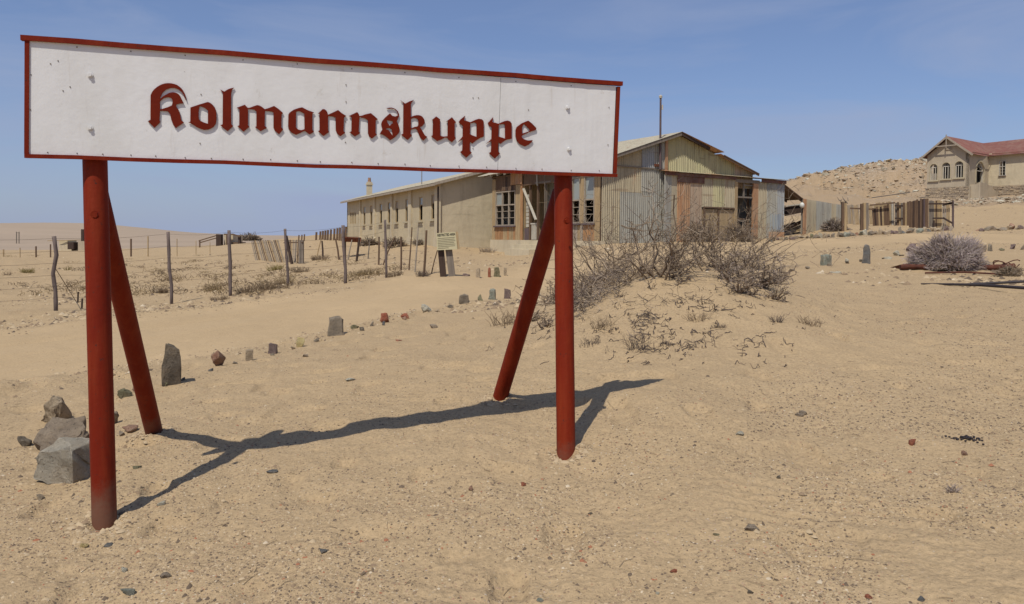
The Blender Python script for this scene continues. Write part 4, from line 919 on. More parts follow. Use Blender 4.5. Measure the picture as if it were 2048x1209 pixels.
for k, (x0, y0, x1, y1, m_) in enumerate(((1566, 461, 1603, 444, 'w_brown'), (1567, 468, 1604, 452, 'w_pale'), (1567, 455, 1590, 447, 'w_dark'), (1568, 472, 1606, 466, 'w_dark'), (1566, 466, 1600, 459, 'w_tan'))):
    mb = MB(); mb.bar(at_depth(x0, y0, 37.9 + k * .15), at_depth(x1, y1, 38.1 + k * .15), .10, .16); tag(mb.build('fallen_timber', M[m_], loc=at_depth(x0, y0, 37.9)), ['long brown beam sloping under the open shelter', 'pale plank sloping just above the rubble under the shelter', 'short dark beam against the shed end under the shelter', 'dark beam lowest in the timber heap under the shelter', 'tan plank in the middle of the timber heap under the shelter'][k], 'beam')
q = at_depth(1604, 411, 37.1)
bm_ = bmesh.new(); bmesh.ops.create_uvsphere(bm_, u_segments=12, v_segments=8, radius=.115); me = bpy.data.meshes.new('globe_lamp'); bm_.to_mesh(me); bm_.free(); me.materials.append(M['lamp']); o = link('globe_lamp', me); o.location = q; o.scale = (1, 1, 1.25)
tag(o, 'small white globe lamp on the shelter post', 'lamp')

# ---------------- corrugated fence running back from the shelter
def fence_frame(pa, pb):
    d = Vector((pb[0] - pa[0], pb[1] - pa[1])); return Frame(pa[0], pa[1], d, Vector((d.y, -d.x)) if Vector((d.y, -d.x)).y < 0 else Vector((-d.y, d.x))), d.length
A_, B_ = at_depth(1607, 465, 37.2), at_depth(1685, 455, 44.5)
ff, fl = fence_frame((A_.x, A_.y), (B_.x, B_.y))
cf = thing('corrugated_fence', 'high corrugated iron fence running back from the shed end', 'fence', A_)
pxs = [1607, 1613, 1621, 1632, 1642, 1652, 1662, 1672, 1684]; mats = ['sh_rust', 'sh_beige', 'sh_beige', 'sh_grey', 'sh_grey', 'sh_grey', 'sh_beige', 'sh_grey']
for i in range(8):
    p0, p1 = pxs[i], pxs[i + 1]; y0, y1 = [398 + (p - 1607) * .165 for p in (p0, p1)]
    t0, z0 = ff.t(p0, y0); t1, z1 = ff.t(p1, y1); mb = MB(); ff.sheet(mb, t0 - .02, t1 + .02, 1.6, z0, .01 * (i % 2), z1); mb.build('fence_sheet', M[mats[i]], cf)
mb = MB(); mb.bar(ff.p(0, 3.6, -.05), ff.p(fl, 3.2, -.05), .06, .08)
for k in range(4): mb.bar(ff.p(fl * k / 3, 1.2, -.05), ff.p(fl * k / 3, 3.4, -.05), .08)
mb.build('fence_rail', M['w_grey'], cf)

# ---------------- plank fence
pf = thing('plank_fence', 'broken brown vertical plank fence half buried in sand right of the shed', 'fence', at(1780, 455))
def board_run(px0, px1, ytop0, ytop1, yb0, yb1, D0, D1, n, mats, lean=0, gap=0, th=.03, name='plank', parent=None):
    for i in range(n):
        k = (i + .5) / n; px = px0 + (px1 - px0) * k; D = D0 + (D1 - D0) * k
        top = at_depth(px + lean, ytop0 + (ytop1 - ytop0) * k + rnd.uniform(-1.5, 1.5), D); bot = at_depth(px, yb0 + (yb1 - yb0) * k, D); bot.z -= .25
        wd = abs(px1 - px0) / n / FPX * D * (1 - gap); mb = MB(); mb.bar(bot, top, wd * .93, th, up=(rnd.uniform(-.15, .15), 1, 0)); mb.build(name, M[rnd.choice(mats)], parent or pf)
board_run(1707, 1722, 410, 410, 447, 447, 43, 43, 6, ['w_tan', 'w_pale'], -5, .45); board_run(1738, 1749, 410, 410, 446, 446, 43, 43, 4, ['w_pale', 'w_tan'], -4, .3); board_run(1694, 1708, 412, 411, 448, 448, 44, 44, 6, ['w_tan', 'w_pale'], -2, .3)
board_run(1746, 1780, 417, 409, 443, 450, 41, 41, 9, ['w_brown', 'w_brown', 'w_dark', 'w_tan'], -2); board_run(1748, 1777, 408, 405, 412, 410, 41.3, 41.3, 7, ['w_tan'], 0)
board_run(1778, 1789, 403, 405, 446, 446, 41.4, 41.4, 5, ['w_pale', 'w_tan', 'w_white'], -1, .12)
board_run(1790, 1818, 405, 405, 441, 449, 41, 40.6, 7, ['w_tan', 'w_brown', 'w_grey']);
board_run(1818, 1840, 403, 400, 460, 461, 38.5, 38.3, 6, ['w_dark', 'w_brown'], 0); board_run(1840, 1857, 399, 399, 461, 462, 38.3, 38.2, 5, ['w_brown', 'w_dark', 'w_mauve'], 0)
board_run(1858, 1884, 402, 402, 459, 459, 38.4, 38.4, 8, ['w_grey', 'w_brown', 'w_tan'], 0, .10); board_run(1885, 1900, 405, 408, 458, 458, 38.4, 38.4, 4, ['w_pale', 'w_tan'], 0, .3)
board_run(1904, 1908, 402, 402, 461, 461, 38.3, 38.3, 1, ['w_mauve'])
for (x0, y0, x1, y1) in ((1790, 437, 1818, 438), (1790, 412, 1818, 412), (1866, 437, 1886, 437), (1858, 408, 1905, 408), (1886, 436, 1905, 447), (1868, 441, 1868, 459), (1886, 411, 1906, 405), (1700, 417, 1745, 419), (1740, 411, 1790, 406)):
    mb = MB(); mb.bar(at_depth(x0, y0, 38.2 if x0 > 1850 else 40.8), at_depth(x1, y1, 38.2 if x0 > 1850 else 40.8), .05, .08); mb.build('rail', M['w_dark' if x0 > 1789 else 'w_brown'], pf)
for px0, px1, yt, yb, lab, spiky in ((1683, 1693, 404, 466, 'thick brown gate post topped with spiky splinters, left of its twin', True), (1721, 1737, 407, 464, 'broad flat brown gate post without splinters, left of the plank fence', False)):
    D = 37.5; a, b = at_depth((px0 + px1) / 2, yb, D), at_depth((px0 + px1) / 2, yt, D); po = thing('gate_post', lab, 'post', a, 'gate posts beside the shed'); n = 3 if not spiky else 2
    for i in range(n):
        wd = (px1 - px0) / FPX * D / n; o_ = Vector(((i - (n - 1) / 2) * wd, .02 * i, 0)); mb = MB(); mb.bar(a + o_ - Vector((0, 0, .3)), b + o_ + Vector((0, 0, rnd.uniform(-.06, .03))), wd * .95, .12, up=(0, 1, 0)); mb.build('plank', M[['w_brown', 'w_tan', 'w_grey'][i]], po)
    if spiky:
        mb = MB()
        for k in range(16): q = b + Vector((rnd.uniform(-.2, .2), rnd.uniform(-.08, .08), rnd.uniform(-.2, .1))); mb.tube([q, q + Vector((rnd.uniform(-.12, .12), rnd.uniform(-.1, .1), rnd.uniform(.05, .22)))], [.025, .008], 4)
        mb.build('splinter', M['w_grey'], po)

# ---------------- house on the hill
fh = Vector((.6, -.8)); shd = Vector((.8, .6))
hc = at_depth(1935, 476, 85.0)
FH = Frame(hc.x, hc.y, -fh, Vector((-.8, -.6)))       # front gable, t away to the left
FHs = Frame(hc.x, hc.y, shd, Vector((.6, -.8)))       # right flank of the gable block
house = thing('hillside_house', 'pale plastered house with red metal roof and arched windows on the rocky hill', 'house', (hc.x, hc.y, gz(hc.x, hc.y)))
def h(px, py, fr=FH): return fr.t(px, py)
HW = h(1851, 476)[0]; zbase = 5.0; zst = h(1935, 373)[1]; zeh = h(1937, 306)[1]; zpk = h(1890, 274)[1]
HS = h(1974, 476, FHs)[0]
pw = FHs.p(HS, 0); FW_ = Frame(pw.x, pw.y, fh, Vector((-.8, -.6))); WL = 14.0
def arch_hole(fr, mb, t0, t1, z0, zs_, w0, w1, zlow, zhigh, o0, o1):
    """wall strip w0..w1 x zlow..zhigh with an arched opening"""
    fr.box(mb, w0, t0, zlow, zhigh, o0, o1); fr.box(mb, t1, w1, zlow, zhigh, o0, o1); fr.box(mb, t0, t1, zlow, z0, o0, o1)
    c_ = (t0 + t1) / 2; r_ = (t1 - t0) / 2; n = 12; pts = [(c_ - r_ * math.cos(math.pi * i / n), zs_ + r_ * math.sin(math.pi * i / n)) for i in range(n + 1)]
    for i in range(n):
        a, b = pts[i], pts[i + 1]; fr.poly(mb, [(a[0], a[1]), (b[0], b[1]), (b[0], zhigh), (a[0], zhigh)], o0, o1)
ops = []
for pc, yt, yb, wpx in ((1861 + 6, 328.5, 361, 14.5), (1892, 325.5, 358, 16), (1918, 323, 355.5, 16.5)):
    tc_, z1 = h(pc, yt); _, z0 = h(pc, yb); a = h(pc + wpx / 2, yb)[0]; b = h(pc - wpx / 2, yb)[0]; ops.append((a, b, z0, z1 - (b - a) / 2))
ops.sort(); lim = [0] + [(ops[i][1] + ops[i + 1][0]) / 2 for i in range(2)] + [HW]
zh1 = max(o[3] + (o[1] - o[0]) / 2 for o in ops) + .12
mb = MB(); zlo = zst
for i, (a, b, z0, zsp) in enumerate(ops): arch_hole(FH, mb, a, b, z0, zsp, lim[i], lim[i + 1], zlo, zh1, -.4, 0)
FH.box(mb, 0, HW, zh1, zeh, -.4, 0); FH.poly(mb, [(0, zeh), (HW, zeh), (HW / 2, zpk - .25)], -.4, 0); mb.build('gable_wall', M['plaster_house'], house)
def arch_window(fr, a, b, z0, zsp, par, bars=3, sill=True, mat='w_white', full=True):
    c_ = (a + b) / 2; r_ = (b - a) / 2; mb = MB(); n = 10; out_ = [(c_ + r_ * math.cos(math.pi * i / n), zsp + r_ * math.sin(math.pi * i / n)) for i in range(n + 1)]
    for i in range(n):
        p0, p1 = out_[i], out_[i + 1]; q0, q1 = [(c_ + (x - c_) * .88, zsp + (y - zsp) * .88) for x, y in (p0, p1)]; fr.poly(mb, [p0, p1, q1, q0], -.22, -.12)
    fr.box(mb, a, a + .09, z0, zsp, -.22, -.12); fr.box(mb, b - .09, b, z0, zsp, -.22, -.12); fr.box(mb, a + .09, b - .09, zsp - .05, zsp + .05, -.22, -.11)
    for k in range(1, bars): t = a + (b - a) * k / bars; fr.box(mb, t - .035, t + .035, z0, zsp - .05, -.2, -.13)
    for k in range(1, 6): an = math.pi * k / 6; p = (c_ + r_ * .9 * math.cos(an), zsp + r_ * .9 * math.sin(an)); q = (c_ + r_ * .35 * math.cos(an), zsp + r_ * .35 * math.sin(an)); mb.bar(fr.p(q[0], q[1] + .05, -.16), fr.p(p[0], p[1], -.16), .04)
    w_ = mb.build('window' if full else 'fanlight', M[mat], par)
    mb = MB()
    for i in range(n):
        p0, p1 = out_[i], out_[i + 1]; q0, q1 = [(c_ + (x - c_) * 1.16, zsp + (y - zsp) * 1.16) for x, y in (p0, p1)]; fr.poly(mb, [p0, p1, q1, q0], .002, .06)
    fr.box(mb, a - r_ * .16, a, z0, zsp, .002, .06); fr.box(mb, b, b + r_ * .16, z0, zsp, .002, .06); mb.build('surround', M['plaster_trim'], w_)
    if sill: mb = MB(); fr.box(mb, a - .2, b + .2, z0 - .16, z0 - .002, .0, .16); mb.build('sill', M['plaster_trim'], w_)
    mb = MB(); fr.box(mb, max(a - 1.0, .5), min(b + 1.0, (HW if fr is FH else HS) - .5), z0 - .1, zsp + r_ + .1, -.62, -.6); mb.build('room_shade_sheet', M['inside'], w_)  # added dark sheet, its colour imitates the unlit room
    return w_
for i, o_ in enumerate(ops): arch_window(FH, *o_, house, 3)
mb = MB(); a, b, z0, zsp = ops[2]; FH.box(mb, a + .1, b - .1, z0, z0 + .8, -.3, -.26); mb.build('boarding', M['w_pale'], house)
# flank with arched door
dt0, dt1 = h(1949, 476, FHs)[0], h(1964.5, 476, FHs)[0]; zd0 = h(1956, 366, FHs)[1]; zdt = h(1957, 323.5, FHs)[1]; zdsp = zdt - (dt1 - dt0) / 2
mb = MB(); arch_hole(FHs, mb, dt0, dt1, zd0, zdsp, 0, HS, zst, zdt + .15, -.4, -.003); FHs.box(mb, 0, HS, zdt + .15, zeh, -.4, -.003); mb.build('flank_wall', M['plaster_house'], house)
arch_window(FHs, dt0, dt1, zd0, zdsp, house, 1, False, full=False)
# wing
wt0, wt1 = h(1995, 476, FW_)[0], h(2008, 476, FW_)[0]; wz0, wz1 = h(2001, 352, FW_)[1], h(2001, 322.5, FW_)[1]; wzst = h(1990, 372, FW_)[1]; wze = h(2000, 306, FW_)[1]
w2 = h(2070, 476, FW_)[0]
mb = MB(); FW_.wall(mb, 0.0, WL, wzst, wze, [(wt0, wt1, wz0, wz1), (w2, w2 + 1, wz0, wz1)], -.4, 0); mb.build('wing_wall', M['plaster_pale'], house)
for t0 in (wt0, w2):
    wn_ = window(FW_, t0, t0 + (wt1 - wt0), wz0, wz1, house, 'w_white', 2, .62, (), True)
    mb = MB(); FW_.box(mb, t0 - .3, t0 + 1.2, wz0 - .3, wz1 + .3, -1.4, -1.3); mb.build('room_shade_sheet', M['inside'], wn_)  # dark sheet painted as indoor shade behind the wing window
# rubble plinth, each course of stones real
mb = MB(); FH.box(mb, -.1, HW + .1, zbase - 1.5, zst, -.4, .05); FHs.box(mb, 0, HS, zbase - 1.5, zst - .002, -.4, .048); FW_.box(mb, 0, WL, zbase - 1.5, wzst - .002, -.4, .048); mb.build('plinth', M['plaster_house'], house)
for fr, T, zt in ((FH, HW + .1, zst), (FW_, WL, wzst)):
    mb = MB(); mb2 = MB(); z = zbase - .8
    while z < zt - .1:
        hh = rnd.uniform(.13, .22); t = -.1 + rnd.uniform(0, .2) if fr is FH else rnd.uniform(0, .2)
        while t < T - .2:
            l_ = rnd.uniform(.2, .55); o1 = .06 + rnd.uniform(0, .09); j = [rnd.uniform(-.03, .03) for _ in range(8)]
            fr.poly(mb if rnd.random() < .6 else mb2, [(t + j[0], z + j[1]), (t + l_ + j[2], z + j[3]), (t + l_ + j[4], min(zt, z + hh + j[5])), (t + j[6], min(zt, z + hh + j[7]))], 0, o1); t += l_ + rnd.uniform(.03, .08)
        z += hh + .035
    a_ = mb.build('stonework', ST['brown'], house); a_['kind'] = 'stuff'; a_ = mb2.build('stonework', ST['tan'], house); a_['kind'] = 'stuff'
# door steps parapet
mb = MB(); q = FHs.t(1956, 366)[0]; tpp = h(1978, 386, FHs)
FHs.poly(mb, [(dt0 - 1.6, zbase - 1), (HS + .6, zbase - 1), (HS + .6, zst - .9), (HS - .2, zst - .55), (dt0 + .1, zd0 - .15), (dt0 - 1.6, zd0 - .1)], .9, 1.1)
FHs.box(mb, dt0 - 1.5, dt1 + .2, zbase - 1, zd0 - .3, 0.0, .9); mb.build('porch_steps', M['plaster_house'], house)
# roof
oh = .55; zr_e = zeh - .05; pk = zpk
sl = (pk - .25 - zeh) / (HW / 2)
def hp(t, z, back): v = FH.p(t, z, 0); return v + Vector((shd.x, shd.y, 0)) * back
ridge0 = hp(HW / 2, pk, -oh); eR = hp(-oh, zeh + .22 - oh * sl, -oh); eLf = hp(HW + oh, zeh + .22 - oh * sl, -oh)
bk_ = HS + 9
ridge1 = hp(HW / 2, pk, bk_); eR1 = hp(-oh, zeh + .22 - oh * sl, HS - .5); eL1 = hp(HW + oh, zeh + .22 - oh * sl, bk_)
def strips(a, b, c, d, n, mat, par, nm='roof_sheet'):
    for i in range(n):
        mb = MB(); corr_slope(mb, a.lerp(b, i / n), a.lerp(b, (i + 1) / n), d.lerp(c, (i + 1) / n), d.lerp(c, i / n), .12, .014); mb.build(nm, M[mat[i % len(mat)]], par)
wr = 4.2; wing_e0 = FW_.p(0, wze + .22 - oh * sl, oh); wing_e1 = FW_.p(WL, wze + .22 - oh * sl, oh)
wing_r1 = FW_.p(WL, wze + .22 + wr * sl * .78, -wr); 
kb = HS + wr; ridgeJ = hp(HW / 2, pk, kb * 1.0)
wing_r0 = ridgeJ.copy(); wing_r1.z = pk + .35
vall = wing_e0.copy(); vall.z = (eR1.z + wing_e0.z) / 2
strips(eR, vall, ridgeJ, ridge0, 7, ['sh_red'], house)
strips(vall, wing_e1, wing_r1, wing_r0, 9, ['sh_red'], house)
mb = MB(); quad_slab(mb, eLf, eL1, ridge1, ridge0, .03); mb.build('roof_slope', M['sh_red'], house)
mb = MB(); quad_slab(mb, wing_r0, wing_r1, FW_.p(WL, wze, -wr * 2), hp(-2, zeh, kb + wr * 1.1), .03); mb.build('roof_slope', M['sh_red'], house)
mb = MB(); dz = Vector((0, 0, -.12)); mb.bar(eR + dz, ridge0 + dz, .05, .2); mb.bar(ridge0 + dz, eLf + dz, .05, .2); mb.build('barge_board', M['w_pale'], house)
mb = MB(); c_ = HW / 2; mb.bar(hp(c_, pk - 1.35, -oh - .02), hp(c_, pk + .15, -oh - .02), .10, .08); mb.bar(hp(c_ - 1.1, pk - .25 - 1.1 * sl, -oh - .02), hp(c_ + 1.1, pk - .25 - 1.1 * sl, -oh - .02), .08, .12); mb.build('gable_truss', M['w_pale'], house)
mb = MB(); FH.box(mb, c_ - .35, c_ + .35, pk - 1.55, pk - 1.35, 0, .08); mb.build('gable_ledge', M['w_pale'], house)
mb = MB(); mb.bar(FHs.p(-.5, zeh - .02, oh * .9), FHs.p(HS, zeh - .05, oh * .9), .05, .12); mb.bar(FW_.p(.5, wze - .12, oh * .95), FW_.p(WL, wze - .12, oh * .95), .05, .12); mb.build('gutter', M['sh_red'], house)

# ================================================================ stones
NR = [ # px, py(base), w, h, kind, slab, label
 (110,846,58,64,'tan',0,'pointed brown stone leaning at the back of the rock pile by the left front post'),
 (134,900,106,84,'brown',0,'large dark-faced brown boulder in the middle of the rock pile'),
 (138,958,104,62,'pit',1,'pitted light grey boulder at the front of the rock pile by the left post'),
 (48,894,33,26,'dark',0,'small dark rounded stone alone left of the rock pile'),
 (222,852,36,34,'brown',0,'small brown stone just right of the left front post'),
 (246,796,30,30,'olive',0,'small ochre pyramid-shaped stone between the left post and its brace'),
 (343,770,36,80,'dark',1,'tall upright dark slab stone right of the left brace'),
 (440,733,33,40,'red',0,'knobbly reddish stone standing next right of the tall dark slab'),
 (499,722,17,21,'tan',1,'small pale upright stone between the reddish stone and the dark stub'),
 (544,708,20,21,'mauve',1,'dark stubby stone left of the yellow rounded stone'),
 (600,695,20,26,'yellow',0,'yellow rounded stone at the road edge'),
 (672,672,34,37,'grey',1,'thick grey block stone, largest in the middle of the road edge'),
 (710,658,18,13,'olive',0,'low dark lump just right of the grey block stone'),
 (743,653,11,15,'grey',0,'tiny pointed stone left of the rough red lump'),
 (769,646,26,22,'brick',0,'rough reddish lump of stone at the road edge'),
 (811,638,22,14,'brick',0,'low orange stone left of the pale triangular stone'),
 (852,624,27,22,'pale',0,'pale triangular stone at the road edge'),
 (866,657,20,8,'brown',0,'flat brown chip lying in front of the pale triangular stone'),
 (928,608,22,19,'grey',1,'squat grey stone left of the right brace, first of three'),
 (960,602,14,16,'olive',0,'small leaning stone between the squat grey and the greenish one'),
 (985,600,16,23,'teal',1,'grey-green upright stone just left of the right brace'),
 (1014,598,14,21,'mauve',1,'purplish upright stone nearest to the right brace among the bush twigs'),
 (932,553,16,8,'mauve',0,'purple stone lying flat right of the notice board'),
 (956,556,10,19,'tan',1,'tan upright stone right of the notice board, left of the red one'),
 (979,555,6,18,'brick',1,'thin brick-red upright stone across the road'),
 (993,554,13,18,'olive',1,'broad olive stone just right of the thin brick-red one'),
 (1011,552,7,18,'tan',1,'slim tan upright stone farthest right of the roadside four'),
 (1652,531,25,20,'teal',1,'squat grey-green block stone right of the big shrub'),
 (1732,527,18,36,'blue',1,'tall narrow blue-grey stone right of the big shrub'),
 (1693,525,8,9,'pale',0,'tiny pale stone between the squat block and the tall narrow stone'),
 (1775,519,16,8,'pale',0,'low pale stone left of the whitish rounded one'),
 (1793,512,14,12,'pale',0,'whitish rounded stone midway between tall stone and grey bush'),
 (1825,508,23,22,'mauve',0,'dark triangular stone touching the left side of the grey bush'),
 (1672,547,22,6,'pale',0,'flat pale stone lying in front of the squat grey-green block'),
 (1966,504,12,15,'brown',1,'brown stone just right of the grey bush, left of its twin'),
 (1980,503,10,14,'grey',1,'grey stone second right of the grey bush'),
 (2003,502,13,7,'olive',0,'low olive stone third right of the grey bush'),
 (2024,499,15,13,'mauve',0,'dark purplish stone near the right edge, before the last one'),
 (2044,500,11,12,'brown',0,'brown stone at the very right edge of the near right row'),
 (1856,744,17,9,'brown',0,'flat brown fragment alone on the gravel below the grey bush'),
]
NR[-1] = (1600,766+68,20,8,'brown',0,'flat brown fragment lying on the sand right of the board shadow')
for i, (px, py, w_, h_, kd, sb, lab) in enumerate(NR):
    big = w_ > 50
    nm_ = 'boulder' if big else 'stone'
    o = rock_at(px, py, w_, h_, kd, lab, nm_, 'stones edging the road' if 5 < i < 39 else None, seed={0: 303, 1: 311, 2: 322}.get(i, 100 + i), yaw={1: 18, 2: -12, 6: 22}.get(i), slab_=bool(sb), sub=3 if w_ > 25 else (2 if w_ > 14 else 1), rough=(.075 if i == 2 else .085) if big else .05, deep=.75 if not sb or i < 3 else .45, tilt={6: 4, 7: -3}.get(i, 0), name=nm_, sink=.18 if h_ > 15 else .3)
# two small stones at the foot of the pile
for px, py, w_, h_, kd, lab in ((262,866,34,12,'red','flat reddish stone in the gravel between left post and brace'),(244,872,18,10,'brown','little brown stone beside the flat reddish one behind the left post'),(270,784,12,10,'red','tiny reddish stone right of the ochre pyramid stone'),(78,1001,20,12,'tan','tan stone in front of the pitted grey boulder'),(100,938,14,10,'red','small reddish stone touching the left side of the pitted boulder')):
    rock_at(px, py, w_, h_, kd, lab, 'stone', None, seed=int(px), sub=1, sink=.3)
# loose pebbles one can point at
PB = [(1046,973,12,9,'brick','brick-red pebble on the sand left below the right post foot'),(942,982,12,11,'red','reddish brown pebble left of the brick-red one'),(1826,892,22,14,'brick','smooth orange-red pebble on the right of the foreground'),
 (255,1192,32,18,'teal','flat blue-green stone at the bottom left'),(168,1098,18,14,'yellow','yellow pebble below the left post foot'),(218,1094,22,10,'blue','flat blue-grey pebble right of the yellow one'),(247,1146,14,14,'pale','white pebble above the flat blue-green stone'),
 (332,1158,22,12,'brown','brown double clod in the bottom left foreground'),(648,1107,20,9,'blue','blue-grey pebble in the lower middle left'),(1082,1204,20,7,'teal','grey-green chip at the bottom edge centre'),(1347,1147,16,9,'brick','dark red pebble in the lower middle right'),
 (1504,1068,32,13,'brown','flat brown bark-like stone in the lower right'),(1843,1204,16,12,'blue','dark blue-grey pebble at the bottom right'),(1738,1198,18,8,'brick','rusty red chip at the bottom right'),(1432,1072,14,7,'olive','small clod left of the flat bark-like stone'),
 (1480,872,18,9,'pale','pale shell-like chip right of the right post'),(1605,832,20,9,'brown','brown chip above the pale shell-like one'),(1557,958,10,8,'dark','dark pebble in the middle of the right foreground'),(700,763,22,6,'pale','pale flat chip between the stone row and the board shadow'),
 (545,947,24,6,'blue','grey slate chip in front of the left end of the board shadow'),(275,938,20,7,'olive','flat olive chip behind the left post shadow'),(322,1012,16,9,'pale','white pebble right of the left post shadow'),(872,656,1,1,'pale',None),
 (1181,1030,10,8,'dark','small dark pebble low in front of the right post'),(1928,912,16,10,'red','reddish clod beside the dark droppings'),(1500,1189,14,10,'dark','dark pebble at the bottom right of centre'),(795,683,18,5,'brick','orange fragment just below the stone row near the red lump'),
 (610,715,14,8,'brown','brown sliver below the yellow rounded stone'),(1500,1189,1,1,'dark',None),(1315,1190,10,6,'pale','pale pebble at the bottom edge right of centre')]
for i, (px, py, w_, h_, kd, lab) in enumerate(PB):
    if lab is None: continue
    rock_at(px, py, w_, h_, kd, lab, 'pebble', None, seed=500 + i, sub=1, deep=.8, name='pebble', sink=.3, rough=.03)
# far rows of small stones
far_rows = []
def row(pts, n, wr, hr, where, dm):
    kinds = ['brown', 'olive', 'tan', 'blue', 'dark', 'brown', 'pale', 'grey', 'mauve', 'teal', 'red', 'grey']
    ords = ['first', 'second', 'third', 'fourth', 'fifth', 'sixth', 'seventh', 'eighth', 'ninth', 'tenth', 'eleventh', 'twelfth', 'thirteenth', 'fourteenth', 'fifteenth', 'sixteenth', 'seventeenth', 'eighteenth', 'nineteenth', 'twentieth', 'twenty-first', 'twenty-second', 'twenty-third', 'twenty-fourth', 'twenty-fifth', 'twenty-sixth', 'twenty-seventh', 'twenty-eighth', 'twenty-ninth', 'thirtieth', 'thirty-first', 'thirty-second', 'thirty-third', 'thirty-fourth', 'thirty-fifth']
    cn = {'brown': 'brown', 'olive': 'olive', 'tan': 'tan', 'blue': 'blue-grey', 'dark': 'dark', 'pale': 'pale', 'grey': 'grey', 'mauve': 'purplish', 'teal': 'grey-green', 'red': 'reddish'}
    L_ = [0]
    for a, b in zip(pts[:-1], pts[1:]): L_.append(L_[-1] + b[0] - a[0])
    for i in range(n):
        s_ = L_[-1] * (i + rnd.uniform(.25, .75)) / n; k = max(j for j in range(len(L_) - 1) if L_[j] <= s_); f = (s_ - L_[k]) / (L_[k + 1] - L_[k])
        px = pts[k][0] + (pts[k + 1][0] - pts[k][0]) * f; py = pts[k][1] + (pts[k + 1][1] - pts[k][1]) * f + rnd.uniform(-1, 1)
        kd = rnd.choice(kinds); w_ = rnd.uniform(*wr); h_ = rnd.uniform(*hr)
        rock_at(px, py, w_, h_, kd, '%s stone, %s from the left %s' % (cn[kd], ords[i], where), 'stone', 'small stones lining the far side of the road', seed=900 + len(far_rows), sub=1, sink=.25, dmin=dm); far_rows.append(1)
row([(1536, 483), (1600, 478), (1660, 475)], 15, (8, 15), (7, 12), 'in the row before the shed corner', 24)
row([(1664, 475), (1700, 473), (1760, 470), (1830, 466), (1905, 462)], 31, (8, 16), (8, 15), 'in the row before the plank fence', 24)
row([(1950, 463), (2048, 459)], 11, (10, 18), (8, 15), 'in the short far row at the right edge', 24)
row([(262, 796), (440, 737), (545, 711), (670, 675), (770, 650), (930, 610)], 15, (7, 13), (6, 11), 'among the low chips along the near road edge', 3)
row([(1560, 545), (1650, 534), (1820, 511)], 7, (7, 12), (5, 8), 'among the low chips right of the big shrub', 3)
# rubble by the house and on the hill
def rubble(name, n, sampler, sz, mats_, seed, kind='stuff'):
    r = random.Random(seed); by = [MB() for _ in mats_]
    base = []
    for k in range(6):
        pts = [Vector((r.uniform(-1, 1), r.uniform(-1, 1), r.uniform(-.7, .7))).normalized() * r.uniform(.75, 1) for _ in range(9)]
        bm = bmesh.new(); vs = [bm.verts.new(p) for p in pts]; bmesh.ops.convex_hull(bm, input=vs)
        for v in [v for v in bm.verts if not v.link_faces]: bm.verts.remove(v)
        bm.verts.index_update(); base.append(([v.co.copy() for v in bm.verts], [[v.index for v in f.verts] for f in bm.faces])); bm.free()
    xy = [sampler(r) for _ in range(n)]; zz = height(np.array([p[0] for p in xy]), np.array([p[1] for p in xy]))
    for (x, y), z in zip(xy, zz):
        s_ = r.uniform(*sz) * (1 if r.random() < .85 else 1.8); a = r.uniform(0, 6.28); ca, sa = math.cos(a), math.sin(a); q = r.uniform(.5, 1); e = r.uniform(.35, .8); vs, fs = r.choice(base)
        by[r.randrange(len(by))].add([(x + (v.x * ca - v.y * sa * q) * s_, y + (v.x * sa + v.y * ca * q) * s_, z + v.z * s_ * e + s_ * .1) for v in vs], fs)
    for b_, m_ in zip(by, mats_):
        o = b_.build(name, m_, None); o['kind'] = kind
def hill_s(r):
    while True:
        px = r.uniform(1560, 1860); D = math.exp(r.uniform(math.log(95), math.log(190)))
        if fbm(np.array([px * .02]), np.array([D * .06]), 8, 3)[0] > -.1 - (D > 140) * .3: return ((px - 1024) / 1500 * D, D)
rubble('hill_rubble', 1300, hill_s, (.08, .34), [ST['tan'], ST['brown'], ST['pale']], 5)
def crest_s(r):
    px = r.uniform(1575, 1860); D = r.uniform(125, 190); return ((px - 1024) / 1500 * D, D)
rubble('crest_rubble', 650, crest_s, (.15, .55), [ST['tan'], ST['pale'], ST['brown']], 7)
rubble('house_rubble', 420, lambda r: ((lambda px, D: ((px - 1024) / 1500 * D, D))(r.uniform(1880, 2060), r.uniform(66, 84))), (.06, .26), [ST['tan'], ST['brown'], ST['pale']], 6)

